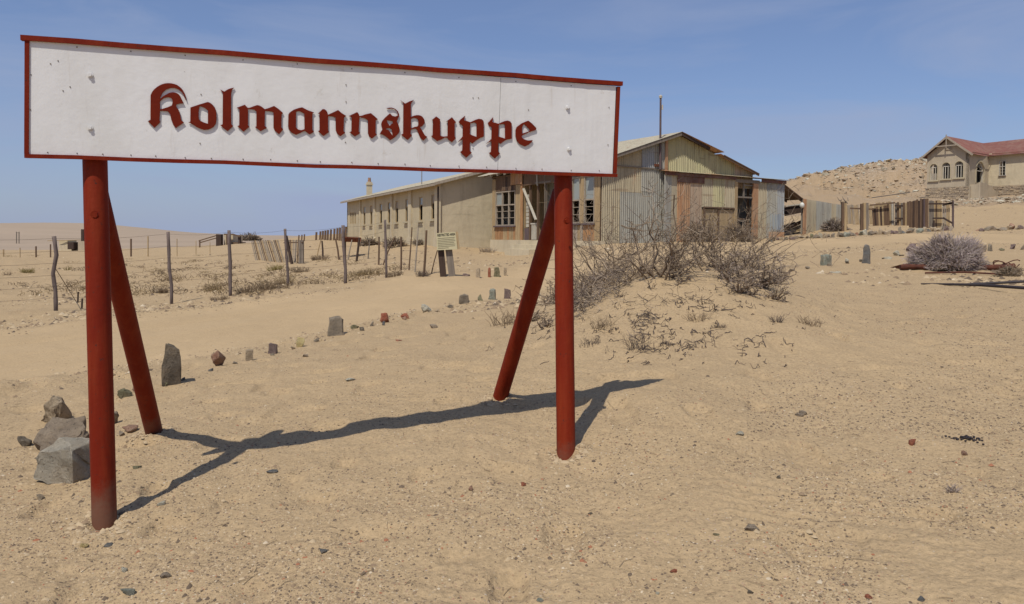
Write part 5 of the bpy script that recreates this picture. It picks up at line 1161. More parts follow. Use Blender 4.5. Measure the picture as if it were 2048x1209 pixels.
# ================================================================ gravel and small litter on the ground
def grit(name, n, sampler, size, seed, mats_):
    r = np.random.RandomState(seed); xy = sampler(r, n); n = len(xy)
    z = height(xy[:, 0], xy[:, 1]); s_ = size[0] * (size[1] / size[0]) ** (r.rand(n) ** 2.6)
    o8 = np.array([(1, 0, 0), (.5, .87, 0), (-.5, .87, 0), (-1, 0, 0), (-.5, -.87, 0), (.5, -.87, 0), (.15, .1, .8)], float)
    j = o8[None] * (1 + .35 * (r.rand(n, 7, 1) - .5)); j = j + .15 * (r.rand(n, 7, 3) - .5)
    a = r.rand(n) * 6.28; q = .5 + .5 * r.rand(n); ca, sa = np.cos(a), np.sin(a)
    X = (j[..., 0] * ca[:, None] - j[..., 1] * (sa * q)[:, None]) * s_[:, None] + xy[:, :1]
    Y = (j[..., 0] * sa[:, None] + j[..., 1] * (ca * q)[:, None]) * s_[:, None] + xy[:, 1:2]
    Zz = j[..., 2] * s_[:, None] * (.5 + .6 * r.rand(n, 1)) + z[:, None] - .05 * s_[:, None]
    V = np.stack([X, Y, Zz], -1)
    tri = np.array([(0, 1, 6), (1, 2, 6), (2, 3, 6), (3, 4, 6), (4, 5, 6), (5, 0, 6)])
    mi = r.choice(len(mats_), n, p=np.array([m[1] for m in mats_]) / sum(m[1] for m in mats_))
    F = (np.arange(n)[:, None, None] * 7 + tri[None]).reshape(-1, 3)
    me = bpy.data.meshes.new(name); me.vertices.add(n * 7); me.vertices.foreach_set('co', V.astype(np.float32).ravel()); me.loops.add(len(F) * 3); me.loops.foreach_set('vertex_index', F.ravel().astype(np.int32))
    me.polygons.add(len(F)); me.polygons.foreach_set('loop_start', (np.arange(len(F)) * 3).astype(np.int32)); me.polygons.foreach_set('material_index', np.repeat(mi, 6).astype(np.int32)); me.update(calc_edges=True)
    for m_ in mats_: me.materials.append(m_[0])
    o = link(name, me); o['kind'] = 'stuff'; return o
def plain(name, c, v=.3): return simple(name, c, .95, v, 12, 0)
g1, g2, g3, g4, g5 = plain('grit_sand', (.42, .32, .20)), plain('grit_dark', (.13, .095, .065)), plain('grit_brown', (.24, .17, .105)), plain('grit_pale', (.50, .41, .29)), plain('grit_red', (.30, .13, .07))
def s_near(lo, hi, dens):
    def f(r, n):
        pxs = r.uniform(-250, 2300, n * 4); Dd = 1 / r.uniform(1 / hi, 1 / lo, n * 4)
        xy = np.stack([(pxs - 1024) / 1500 * Dd, Dd], 1); lat, _ = road_coord(xy[:, 0], xy[:, 1])
        k = fbm(xy[:, 0] * .9, xy[:, 1] * .9, 13, 4) + .35 * fbm(xy[:, 0] * 5, xy[:, 1] * 5, 14, 2)
        # the drift in front of the shrub and the road are clean sand
        drift = np.exp(-(((xy[:, 0] - 2.7) / 1.9) ** 2 + ((xy[:, 1] - 8.6) / 1.9) ** 2))
        keep = (k + r.rand(n * 4) * .5 > dens) & (np.abs(lat) > 2.7 + .5 * r.rand(n * 4)) & (drift * 1.6 < r.rand(n * 4))
        return xy[keep][:n]
    return f
gm_ = [(g1, 4), (g2, 3.2), (g3, 3.6), (g4, .45), (g5, .2)]
grit('gravel', 80000, s_near(3.0, 10.5, .10), (.0022, .011), 1, gm_)
grit('coarse_gravel', 3800, s_near(3.2, 15, .16), (.006, .022), 2, [(g1, 3), (g2, 2.0), (g3, 3), (g4, .35), (g5, .4)])
def s_right(r, n):
    pxs = r.uniform(1500, 2300, n * 2); Dd = 1 / r.uniform(1 / 14., 1 / 5.5, n * 2); xy = np.stack([(pxs - 1024) / 1500 * Dd, Dd], 1)
    drift = np.exp(-(((xy[:, 0] - 2.7) / 1.7) ** 2 + ((xy[:, 1] - 8.6) / 1.9) ** 2)); k = drift * 1.6 < r.rand(n * 2); return xy[k][:n]
grit('dark_gravel', 9000, s_right, (.005, .016), 3, [(g2, 4), (g3, 3), (g1, 1)])
def s_far(r, n):
    pxs = r.uniform(-200, 2300, n * 3); Dd = 1 / r.uniform(1 / 60., 1 / 14., n * 3); xy = np.stack([(pxs - 1024) / 1500 * Dd, Dd], 1); lat, _ = road_coord(xy[:, 0], xy[:, 1])
    k = (np.abs(lat) > 3) & (fbm(xy[:, 0] * .25, xy[:, 1] * .25, 15, 3) + r.rand(n * 3) * .4 > .15); return xy[k][:n]
def s_edge(r, n):
    o = np.concatenate([(a + (b - a) * r.rand(n // 3, 1)) + r.randn(n // 3, 1) * .35 * np.array([(b - a)[1], -(b - a)[0]]) / np.hypot(*(b - a)) + sg * 2.95 * np.array([(b - a)[1], -(b - a)[0]]) / np.hypot(*(b - a)) for a, b in zip(ROAD[:-1], ROAD[1:]) for sg in (-1, 1)])
    return o[(o[:, 1] > 5) & (fbm(o[:, 0] * .7, o[:, 1] * .7, 19, 3) > -.12)]
grit('road_edge_gravel', 3000, s_edge, (.008, .034), 9, [(g1, 4), (g3, 3), (g2, 2), (g4, .4)])
grit('plain_stones', 9000, s_far, (.02, .10), 4, [(g1, 4), (g3, 3), (g4, .2), (g2, 2)])
def s_feet(r, n):
    c = np.array([(-2.43, 4.42), (.42, 5.33), (-2.95, 6.12), (-.12, 6.6)])[r.randint(0, 4, n)]; a = r.rand(n) * 6.28; d_ = .075 + np.abs(r.randn(n)) * .06; return c + np.stack([np.cos(a) * d_, np.sin(a) * d_], 1)
grit('clods_at_the_feet', 900, s_feet, (.006, .030), 8, [(g1, 6), (g3, 2)])
# droppings
mb = MB(); q = at(1934, 880); r = random.Random(4)
for k in range(70):
    a, rr_ = r.uniform(0, 6.28), abs(r.gauss(0, .035)) + (.0 if k < 45 else .05); c = q + Vector((math.cos(a) * rr_ * 1.6, math.sin(a) * rr_, .006 + (.012 if k < 40 and rr_ < .03 else 0))); mb.tube([c - Vector((.006, 0, 0)), c + Vector((.006, .002, 0))], .006, 5)
tag(mb.build('droppings', M['blackrod'], loc=q), 'little heap of black droppings on the sand at the right', 'droppings')

# ================================================================ dry shrubs
def grow(mb, p, d, L_, r0, depth, rr, curl=.35, down=0.0, kids=(2, 4), n=5, ground=False):
    pts = [Vector(p)]; d = Vector(d).normalized(); st = L_ / n
    for i in range(n):
        d = (d + Vector((rr.gauss(0, curl), rr.gauss(0, curl), rr.gauss(0, curl) - down)) * .5).normalized(); pts.append(pts[-1] + d * st)
    if ground:
        for q in pts[1:]:
            pass
    rad = [r0 * (1 - .55 * i / n) for i in range(n + 1)]
    mb.tube(pts, rad, 4 if r0 > .006 else 3, cap=False)
    if depth > 0:
        for _ in range(rr.randint(*kids)):
            k = rr.randint(1, n); dd = (d * .5 + Vector((rr.gauss(0, 1), rr.gauss(0, 1), rr.gauss(.15, .7) - down * 2)).normalized() * .9).normalized()
            grow(mb, pts[k], dd, L_ * rr.uniform(.45, .75), rad[k] * .68, depth - 1, rr, curl, down, kids, max(3, n - 1))
def wood_grow(mb, fine, p, d, L_, r0, lev, rr):
    n = 6 if lev > 1 else (5 if lev == 1 else 3); pts = [Vector(p)]; d = Vector(d).normalized(); st = L_ / n
    for i in range(n):
        kick = Vector((rr.gauss(0, 1), rr.gauss(0, 1), rr.gauss(.12, .8))) * (.42 if lev > 1 else .55)
        pts.append(pts[-1] + (d + kick).normalized() * st * rr.uniform(.7, 1.3)); d = (d * .8 + (pts[-1] - pts[-2]).normalized() * .35).normalized()
    rad = [max(.0038, r0 * (1 - .5 * i / n)) for i in range(n + 1)]; rad[-1] = rad[-2] * 1.15 if lev == 0 else rad[-1]
    (mb if lev > 0 else fine[rr.randrange(len(fine))]).tube(pts, rad, 5 if lev > 1 else 4 if lev == 1 else 3, cap=False)
    if lev > 0:
        for _ in range(rr.randint(4, 6) if lev == 2 else rr.randint(3, 6)):
            k = rr.randint(1, n); dd = (d * .55 + Vector((rr.gauss(0, 1), rr.gauss(0, 1), rr.gauss(.1, .75))).normalized()).normalized()
            wood_grow(mb, fine, pts[k], dd, L_ * (rr.uniform(.35, .6) if lev == 2 else rr.uniform(.25, .5)), rad[k] * .62, lev - 1, rr)
def shrub(name, label, roots, mats_, seed, group=None, cat='shrub'):
    """roots: (px, py, height px, spread, count, lean x)"""
    rr = random.Random(seed); b0 = at(roots[0][0], roots[0][1]); t = thing(name, label, cat, b0, group)
    mbs = [MB() for _ in mats_]; main = MB()
    for (px, py, hp_, sp, cnt, lx) in roots:
        c = at(px, py); sc_ = hp_ * c.y / FPX
        for i in range(cnt):
            a = rr.uniform(0, 6.28); o_ = Vector((math.cos(a), math.sin(a), 0)) * rr.uniform(0, .16) * sc_
            d = Vector((math.cos(a) * sp + lx, math.sin(a) * sp * .8, rr.uniform(.2, 1.1))); s0 = c + o_; s0.z = gz(s0.x, s0.y) - .03
            wood_grow(main, mbs, s0, d, sc_ * rr.uniform(.55, .95), rr.uniform(.011, .021), 2, rr)
    o = main.build('branches', M['bark'], t); o['kind'] = 'stuff'
    for m_, k in zip(mbs, mats_):
        if m_.v: o = m_.build('twigs', k, t); o['kind'] = 'stuff'
    return t
T3 = [M['twig'], M['twig_dark'], M['twig_tan']]
shrub('dry_shrub', 'big leafless dry shrub on the sand mound, its left half behind the right post', [(1250, 563, 180, .8, 10, -.1), (1222, 560, 205, .35, 7, -.05), (1205, 578, 130, 1.1, 9, -.25), (1310, 552, 150, .8, 9, .0), (1165, 606, 100, 1.3, 9, -.3), (1280, 552, 120, 1.2, 9, 0), (1340, 552, 190, .3, 4, .0)], T3, 11)
shrub('dry_shrub', 'leafless grey-brown shrub behind the mound crest in front of the shed door', [(1440, 540, 150, .9, 9, 0), (1400, 530, 140, .7, 7, -.1), (1500, 535, 115, 1.0, 8, .1), (1370, 540, 100, 1.2, 8, -.2), (1425, 540, 205, .35, 6, -.05), (1490, 538, 160, .8, 8, .6)], T3, 12)
shrub('dry_shrub', 'grey twiggy shrub spilling down the right side of the mound', [(1460, 560, 80, 1.1, 12, .25), (1500, 568, 88, 1.3, 14, .3), (1540, 568, 78, 1.2, 11, .5), (1480, 583, 55, 1.2, 12, .3), (1545, 598, 42, 1.3, 8, .4)], [M['twig'], M['twig_lilac'], M['twig_dark']], 13)
shrub('dry_shrub', 'low straggling shrub between the right brace and the right post', [(1080, 610, 75, 1.2, 7, -.1), (1050, 645, 45, 1.4, 6, -.3), (1110, 605, 100, .9, 7, 0), (1090, 655, 42, 1.4, 5, 0)], [M['twig'], M['twig_tan'], M['twig_dark']], 14)
mb = MB(); rr = random.Random(77); dums = [MB(), MB()]      # bare roots spilling down the face of the mound
for px, py in ((1230, 610), (1300, 575), (1350, 570), (1265, 640), (1420, 575), (1390, 600), (1330, 640), (1210, 660), (1290, 680), (1440, 620), (1180, 640), (1370, 560), (1320, 600), (1250, 590)):
    c = at(px, py)
    for _ in range(4): wood_grow(mb, dums, c - Vector((0, 0, .02)), Vector((rr.gauss(0, 1), rr.uniform(-1.2, .2), rr.uniform(-.25, .2))), rr.uniform(.18, .42), rr.uniform(.006, .011), 1, rr)
o = mb.build('exposed_roots', M['twig_dark'], None); o['kind'] = 'stuff'
o = dums[0].build('exposed_roots', M['twig_tan'], None); o['kind'] = 'stuff'; o = dums[1].build('exposed_roots', M['twig'], None); o['kind'] = 'stuff'
# half buried dark mass of fine twigs left of the mound
mb = MB(); rr = random.Random(15)
bw = [MB(), MB(), MB()]
for k in range(1000):
    px = rr.uniform(1140, 1255); py = 642 - (px - 1140) * .62 + rr.uniform(-52, 4); c = at(px, max(py, 525)); a = rr.uniform(0, 6.28); c.z += rr.random() ** 1.6 * .34; l_ = rr.uniform(.08, .22); e_ = rr.uniform(-.5, .9)
    m1 = c + Vector((math.cos(a), math.sin(a), e_)) * l_ * .5; m2 = m1 + Vector((math.cos(a) + rr.gauss(0, .6), math.sin(a) + rr.gauss(0, .6), e_ + rr.gauss(0, .5))) * l_ * .5; r_ = rr.uniform(.003, .0065)
    bw[k % 3].tube([c, m1, m2], [r_, r_ * .9, r_ * .6], 3, False)
for q, m_ in zip(bw, (M['twig'], M['brush'], M['twig_dark'])): o = q.build('brushwood', m_, None); o['kind'] = 'stuff'
# roots and fallen sticks on the slope
mb = MB(); mb2 = MB()
nests = [(rr.gauss(1330, 130), rr.uniform(600, 705)) for _ in range(46)]
for k in range(620):
    if k % 2 == 0: continue
    if k % 3: nx_, ny_ = nests[rr.randrange(len(nests))]; px, py = nx_ + rr.gauss(0, 20), ny_ + rr.gauss(0, 7)
    else: px, py = rr.gauss(1330, 160), rr.uniform(585, 740)
    if px > 1690 or px < 960 or py > 745: continue
    c = at(px, py); a = rr.uniform(-1.2, 4.0); l_ = rr.choice((.04, .06, .09, .13, .18)) * rr.uniform(.7, 1.3); pts = [c + Vector((0, 0, .005))]
    for i in range(5):
        a += rr.gauss(0, .75); q = pts[-1] + Vector((math.cos(a), math.sin(a) * .9, 0)) * l_ / 5; pts.append(q)
    zz = height(np.array([q.x for q in pts]), np.array([q.y for q in pts])); lift = [0] + [max(0, rr.gauss(.0, .022)) for _ in range(5)]
    pts = [Vector((q.x, q.y, z + .002 + lf)) for q, z, lf in zip(pts, zz, lift)]; rd = .0042 * rr.uniform(.5, 1.7)
    (mb if k % 2 else mb2).tube(pts, [rd, rd, rd * .9, rd * .8, rd * .6, rd * .4], 4, False)
o = mb.build('fallen_twigs', M['twig_dark'], None); o['kind'] = 'stuff'; o = mb2.build('fallen_twigs', M['twig_tan'], None); o['kind'] = 'stuff'
mb = MB()
for k in range(260):
    px = rr.uniform(0, 2048); py = rr.uniform(700, 1200); c = at(px, py); a = rr.uniform(0, 3.1); l_ = rr.uniform(.02, .09); q = c + Vector((math.cos(a), math.sin(a), 0)) * l_; q.z = gz(q.x, q.y) + .005; m_ = c.lerp(q, .5) + Vector((rr.gauss(0, .01), rr.gauss(0, .01), .006)); mb.tube([c + Vector((0, 0, .004)), m_, q], [.0016, .0015, .001], 3, False)
o = mb.build('twig_litter', M['twig_tan'], None); o['kind'] = 'stuff'
# small tufts of dead plants on the mound and slope
def tuft(px, py, wpx, hpx, mat, label, cat='plant', group=None, n=40, name='dry_plant', up=.7, dmin=2.2):
    c = at(px, py, dmin); w_ = wpx * c.y / FPX; h_ = hpx * c.y / FPX; mb = MB()
    for k in range(n):
        a = rr.uniform(0, 6.28); ra = rr.random() ** .6 * w_ * .35; b_ = c + Vector((math.cos(a) * ra, math.sin(a) * ra * .7, 0)); b_.z = gz(b_.x, b_.y) - .01
        d = Vector((math.cos(a) * (1 - up) * 1.2 + rr.gauss(0, .25), math.sin(a) * (1 - up) + rr.gauss(0, .25), up + rr.uniform(0, .3))).normalized(); l_ = h_ * rr.uniform(.5, 1.05)
        m1 = b_ + d * l_ * .5 + Vector((rr.gauss(0, .08), rr.gauss(0, .08), 0)) * l_; e = m1 + (d + Vector((rr.gauss(0, .5), rr.gauss(0, .5), 0))) * l_ * .5; r_ = max(.0016, w_ * .006)
        mb.tube([b_, m1, e], [r_ * 1.4, r_, r_ * .6], 3, False)
        if k % 2 == 0: mb.tube([m1, m1 + Vector((rr.gauss(0, .3), rr.gauss(0, .3), rr.uniform(.1, .4))) * l_ * .7], [r_, r_ * .5], 3, False)
    return tag(mb.build(name, mat, loc=c), label, cat, group)
for px, py, w_, h_, m_, lab in ((1275, 700, 50, 45, 'twig_dark', 'dark twisted dead plant low on the front of the mound'), (1555, 645, 26, 22, 'twig_dark', 'dark tuft on the right slope of the mound'), (1492, 640, 22, 14, 'olive', None), (1620, 650, 60, 22, 'twig_tan', 'sparse tan twigs at the right foot of the mound'), (1395, 640, 60, 24, 'twig_tan', 'thin tan tuft in the middle of the mound'), (1205, 655, 60, 30, 'twig_tan', 'tan tuft of sticks left low on the mound'), (1330, 690, 40, 14, 'twig_dark', 'flat dark twigs at the mound foot centre'), (1180, 690, 60, 18, 'twig_dark', 'flattened dark twigs just right of the right post'), (1010, 650, 80, 36, 'twig_tan', 'straggly twigs left of the right brace'), (1905, 985, 24, 22, 'twig_lilac', 'wiry dead sprig on the sand in the right foreground'), (1440, 655, 30, 12, 'twig_dark', 'little dark sprig right of the mound centre')):
    if lab: tuft(px, py, w_, h_, M[m_], lab, 'plant', 'dead plants on the mound' if px < 1700 else None, 46)
# rounded grey bush
def dome(px, py, wpx, hpx, n, mats_, label, name='dry_bush', seed=3, dmin=2.2, fine=1.0):
    r = random.Random(seed); c = at(px, py, dmin); a_ = wpx * c.y / FPX / 2; h_ = hpx * c.y / FPX; t = thing(name, label, 'bush', c); mbs = [MB() for _ in mats_]
    for k in range(n):
        th = r.uniform(0, 6.28); ph = math.acos(r.uniform(0, 1)); d = Vector((math.sin(ph) * math.cos(th), math.sin(ph) * math.sin(th), math.cos(ph)))
        lump_ = .88 + .16 * math.sin(th * 3 + ph * 5) + r.uniform(-.10, .08); e = Vector((d.x * a_, d.y * a_ * .8, d.z * h_)) * lump_; s0 = e * r.uniform(.35, .72); m1 = s0.lerp(e, .5) + Vector((r.gauss(0, 1), r.gauss(0, 1), r.gauss(0, 1))) * a_ * .07
        e2 = e + Vector((r.gauss(0, 1), r.gauss(0, 1), r.gauss(0, 1))) * a_ * .05; rd = .0055 * fine * c.y / 18
        mbs[k % len(mbs)].tube([c + s0, c + m1, c + e2], [rd * 1.3, rd, rd * .6], 3, False)
    for m_, k in zip(mbs, mats_): o = m_.build('twigs', k, t); o['kind'] = 'stuff'
    return t
dome(1897, 537, 158, 68, 5200, [M['bush_lilac'], M['bush_pale'], M['bush_lilac'], M['twig']], 'rounded grey-lilac dry bush beside the rusty pipe', seed=5)
dome(2020, 552, 60, 22, 500, [M['twig'], M['twig_tan']], 'low grey-green bush at the right end of the rusty pipe', seed=6)
dome(1670, 462, 60, 26, 700, [M['twig'], M['twig_lilac'], M['twig_dark']], 'scrubby grey bush against the corrugated fence', seed=7, dmin=24)
# scrub in front of the shed base
for i, (px, py, w_, h_, lab) in enumerate(((1400, 484, 90, 40, 'brushy scrub before the hatch panel of the lean-to'), (1475, 483, 90, 40, 'brushy scrub blocking the dark doorway'))):
    dome(px, py, w_, h_, 420, [M['twig_tan'], M['twig'], M['twig_dark']], lab, seed=20 + i, dmin=24, fine=1.0)

# ================================================================ scrap metal on the right
q = at(1785, 539); A1, B1 = at(1782, 538), at(2040, 545)
rp_ = thing('rusty_pipe', 'long rusty iron bar with a tangle of wire lying before the rounded grey bush', 'pipe', at(1900, 541))
mb = MB(); a, b = at(1800, 541), at(2028, 543); a.z += .07; b.z += .10
N_ = 14; pts = [a.lerp(b, i / N_) + Vector((0, 0, .015 * math.sin(i))) for i in range(N_ + 1)]; mb.tube(pts, [.06 + .012 * math.sin(i * 2.3) for i in range(N_ + 1)], 10); mb.build('bar', M['rust_dark'], rp_)
mb = MB(); p0 = at(1780, 537); mb.add([p0 + Vector((0, 0, .02)), a + Vector((1.1, 0, .0)), a + Vector((1.1, .25, .10)), a + Vector((.1, .2, .05)), a + Vector((.5, -.12, -.09))], [(0, 4, 1, 2, 3), (0, 3, 4), (4, 3, 2, 1)]); mb.build('bent_plate', M['rust_dark'], rp_)
mb = MB()
for k in range(5):
    c_ = at(2012, 541) + Vector((rr.uniform(-.15, .15), rr.uniform(-.1, .1), .1)); R_ = rr.uniform(.06, .16); mb.tube([c_ + Vector((math.cos(t_) * R_ * 1.5, math.sin(t_) * R_ * .6, math.sin(t_ * 1.0 + k) * R_)) for t_ in np.linspace(0, 5.6, 12)], .012, 5, False)
mb.build('wire_coil', M['rust_dark'], rp_)
mb = MB(); a, b = at(1850, 549), at(2010, 552); mb.tube([a + Vector((0, 0, .03)), a.lerp(b, .5) + Vector((0, 0, .06)), b + Vector((0, 0, .03))], .02, 6); mb.build('thin_rod', M['rust_dark'], rp_)
for k, (x0, y0, x1, y1, x2, y2, r0, lab) in enumerate(((1842, 569, 1960, 578, 2110, 600, .028, 'lower of two black iron rods reaching in from the right edge'), (1905, 571, 1990, 574, 2110, 578, .024, 'upper of two black iron rods reaching in from the right edge'))):
    pts = [at(x0, y0), at(x1, y1), at(x2, y2)]; pts = [p + Vector((0, 0, z_)) for p, z_ in zip(pts, (.01, .07, .16))]; mb = MB(); mb.tube([pts[0], pts[0].lerp(pts[1], .5), pts[1], pts[1].lerp(pts[2], .5), pts[2]], [r0 * .4, r0 * .8, r0, r0, r0], 8); tag(mb.build('iron_rod', M['blackrod'], loc=pts[0]), lab, 'rod', 'black rods on the sand')

# ================================================================ left: wire fence, stakes, notice board
wf = thing('wire_fence', 'long wire fence of crooked weathered posts along the far side of the road', 'fence', at(460, 592))
fps = [(112, 622, 108, 473, 9.5, (0, 0, -4, 4, 0)), (343, 608, 336, 464, 8, (0, 2, -1, 0, 0)), (461, 592, 458, 461, 8.5, (0, 0, 1, 0, 0)), (576, 572, 570, 458, 6.5, (0, 1, 0, 0, 0)), (691, 567, 686, 451, 8, (0, 1, 0, -1, 0)), (773, 556, 770, 440, 6, (0, 0, 0, 0, 0)), (-130, 632, -132, 470, 8, (0, 0, 0, 0, 0))]
posts3 = []
for (bx0, by0, tx0, ty0, wpx, wob) in fps:
    b = at(bx0, by0); D = b.y; top = at_depth(tx0, ty0, D); pts = []
    for i in range(9):
        f = i / 8; p = b.lerp(top, f); j = min(3, int(f * 4)); ff_ = f * 4 - j; wv = wob[j] * (1 - ff_) + wob[j + 1] * ff_; p.x += wv * D / FPX; pts.append(p)
    pts[0].z -= .2; r0 = wpx * .80 * D / FPX / 2; mb = MB(); mb.tube(pts, [r0 * (1 + .08 * math.sin(i * 2.7 + bx0)) for i in range(9)], 9); mb.build('post', M['w_fence'], wf, True); posts3.append((b, top, r0))
order = sorted(range(len(posts3)), key=lambda i: posts3[i][0].x)
for k, f in enumerate((.97, .80, .64, .48, .33, .18)):
    for a, b in zip(order[:-1], order[1:]):
        (b0, t0, r0), (b1, t1, r1) = posts3[a], posts3[b]; p, q = b0.lerp(t0, f), b1.lerp(t1, f); p.y -= r0; q.y -= r1
        mb = MB(); mb.tube([p.lerp(q, s_) + Vector((0, 0, -.05 * math.sin(math.pi * s_))) for s_ in (0, .25, .5, .75, 1)], .0032, 3, False); mb.build('wire', M['wire'], wf)
mb = MB(); p = posts3[0][0].lerp(posts3[0][1], .58); q = at(152, 603); mb.tube([p, q], .008, 4); mb.build('stay_wire', M['wire'], wf)
for (px, py, hp_) in ((155, 606, 22), (163, 618, 20)):
    b = at(px, py); mb = MB(); mb.bar(b - Vector((0, 0, .1)), b + Vector((.02, 0, hp_ * b.y / FPX)), .03); mb.build('dropper', M['w_dark'], wf)
# wires swags far left
mb = MB()
old = thing('stake_fence', 'row of leaning old stakes and sticks in front of the long building', 'fence', at(800, 552))
for i, (x0, y0, x1, y1, wpx, m_) in enumerate(((679, 520, 671, 478, 4, 'w_brown'), (712, 523, 719, 476, 5, 'w_dark'), (694, 521, 704, 480, 3, 'w_pale'), (735, 518, 739, 485, 2.5, 'w_grey'), (757, 530, 758, 474, 4, 'w_brown'), (762, 531, 789, 476, 3, 'w_brown'), (802, 541, 802, 474, 4, 'w_brown'), (817, 541, 824, 455, 3, 'w_brown'), (829, 545, 836, 456, 3.5, 'w_pale'), (847, 552, 853, 461, 5, 'w_brown'), (860, 548, 875, 500, 2.5, 'w_brown'), (774, 520, 771, 455, 3, 'w_grey'), (632, 514, 644, 472, 2.5, 'w_tan'), (646, 517, 644, 482, 4, 'w_dark'))):
    b = at(x0, y0, 12); t_ = at_depth(x1, y1, b.y); mb = MB(); r0 = wpx * b.y / FPX / 2; mb.tube([b - Vector((0, 0, .2)), b.lerp(t_, .5) + Vector((.01, 0, 0)), t_], [r0, r0, r0 * .85], 6); mb.build('stake', M[m_], old)
for f in (.35, .6, .85):
    mb = MB(); a = at(802, 541); b = at(850, 552); mb.tube([a + Vector((0, 0, f * 1.1)), b + Vector((0, 0, f * 1.2))], .004, 3, False); mb.build('wire', M['wire'], old)
# slatted sand fence
sf = thing('picket_fence', 'collapsing row of thin pale pickets half buried beyond the wire fence', 'fence', at(560, 512))
for i in range(30):
    k = i / 29 + rnd.uniform(-.008, .008); px = 512 + 88 * k; D = 42 - 7 * k; b = at_depth(px, 511 + 5 * k, D); ln = -9 - 5 * math.sin(k * 3); t_ = at_depth(px + (ln if i < 20 else 2), 481 - 1 * k + (2 if i % 5 == 0 else 0), D); b.z -= .3; mb = MB(); mb.bar(b, t_, .05, .02, up=(0, 1, 0)); mb.build('picket', M[['w_pale', 'w_tan', 'w_grey', 'w_pale', 'w_brown'][(i * 7) % 5]], sf)
for px in (584, 600, 605): b = at_depth(px, 520, 34.5); t_ = at_depth(px - (12 if px == 584 else 0), 472 if px == 584 else 481, 34.5); mb = MB(); mb.bar(b - Vector((0, 0, .2)), t_, .14, .1); mb.build('post', M['w_dark' if px == 584 else 'w_grey'], sf)
mb = MB(); mb.bar(at_depth(568, 486, 35.5), at_depth(605, 485, 34.4), .05, .05); mb.build('rail', M['w_brown'], sf)
# dune fence on the horizon left of the long building
df = thing('dune_fence', 'line of short dark posts on the dune crest beside the long building', 'fence', at_depth(660, 470, 60))
for i, px in enumerate((597, 603, 608, 632, 640, 645, 650, 655, 661, 668, 674, 679, 684, 691)):
    D = 62 - i * .6; b = at_depth(px, 474, D); b.z = gz(b.x, b.y) - .1; t_ = at_depth(px + 1, 470.5 - max(0, px - 600) * .185, D); t_.z = max(t_.z, b.z + .5); mb = MB(); mb.bar(b, t_, .13 if px > 630 else .09); mb.build('post', M['w_brown'], df)
# notice board
nb0 = at(905, 553); D = nb0.y
nb = thing('notice_board', 'cream restricted area notice board on two thick old timbers', 'sign', nb0)
p = [at_depth(873, 467, D - .1), at_depth(912, 464, D - .1), at_depth(915, 499, D - .1), at_depth(874, 501, D - .1)]
nx = (p[1] - p[0]).normalized(); nz = (p[0] - p[3]).normalized(); nn = nx.cross(nz); nn = -nn if nn.y > 0 else nn
mb = MB(); mb.add([v + nn * .01 for v in p] + [v - nn * .01 for v in p], [(0, 1, 2, 3), (7, 6, 5, 4), (0, 4, 5, 1), (1, 5, 6, 2), (2, 6, 7, 3), (3, 7, 4, 0)]); mb.build('panel', M['paper'], nb)
mb = MB(); a, b = p[1] + nx * .02, p[2] + nx * .03; mb.bar(a, b, .07, .02, up=(0, 1, 0)); mb.build('panel_edge', M['w_tan'], nb)
cu = bpy.data.curves.new('t', 'FONT'); cu.body = 'RESTRICTED AREA'; cu.size = .1; cu.extrude = 0.001; cu.offset = .0022; to = bpy.data.objects.new('t', cu); COL.objects.link(to); bpy.context.view_layer.update()
me = bpy.data.meshes.new_from_object(to.evaluated_get(bpy.context.evaluated_depsgraph_get())); bpy.data.objects.remove(to); bpy.data.curves.remove(cu)
co = np.array([v.co[:] for v in me.vertices]); w_ = co[:, 0].max(); W0 = (p[1] - p[0]).length; k = W0 * .92 / w_; k2 = W0 * .125 / .073
o0 = p[0] + nx * W0 * .04 - nz * W0 * .17 + nn * .014
me.transform(Matrix(((nx.x * k, nz.x * k2, nn.x, o0.x - nb0.x), (nx.y * k, nz.y * k2, nn.y, o0.y - nb0.y), (nx.z * k, nz.z * k2, nn.z, o0.z - nb0.z), (0, 0, 0, 1)))); me.materials.clear(); me.materials.append(M['ink']); me.name = 'lettering'; link('lettering', me, nb)
mb = MB()
for i in range(7):      # lines too small to read in the photograph
    y = W0 * (.27 + .085 * i); a = p[0] + nx * W0 * .05 - nz * y + nn * .0125; b = a + nx * W0 * (.88, .86, .9, .84, .9, .87, .55)[i]; mb.bar(a, b, .003, W0 * .021, up=nn)
mb.build('text_lines', M['ink'], nb)
for (x0, y0, x1, y1, wpx, m_) in ((888, 553, 881, 492, 12, 'w_dark'), (906, 553, 897, 495, 13, 'w_grey')):
    b = at_depth(x0, y0, D + .05); t_ = at_depth(x1, y1, D + .05); mb = MB(); mb.bar(b - Vector((0, 0, .2)), t_, wpx * D / FPX, .1, up=(0, 1, 0)); mb.build('post', M[m_], nb)
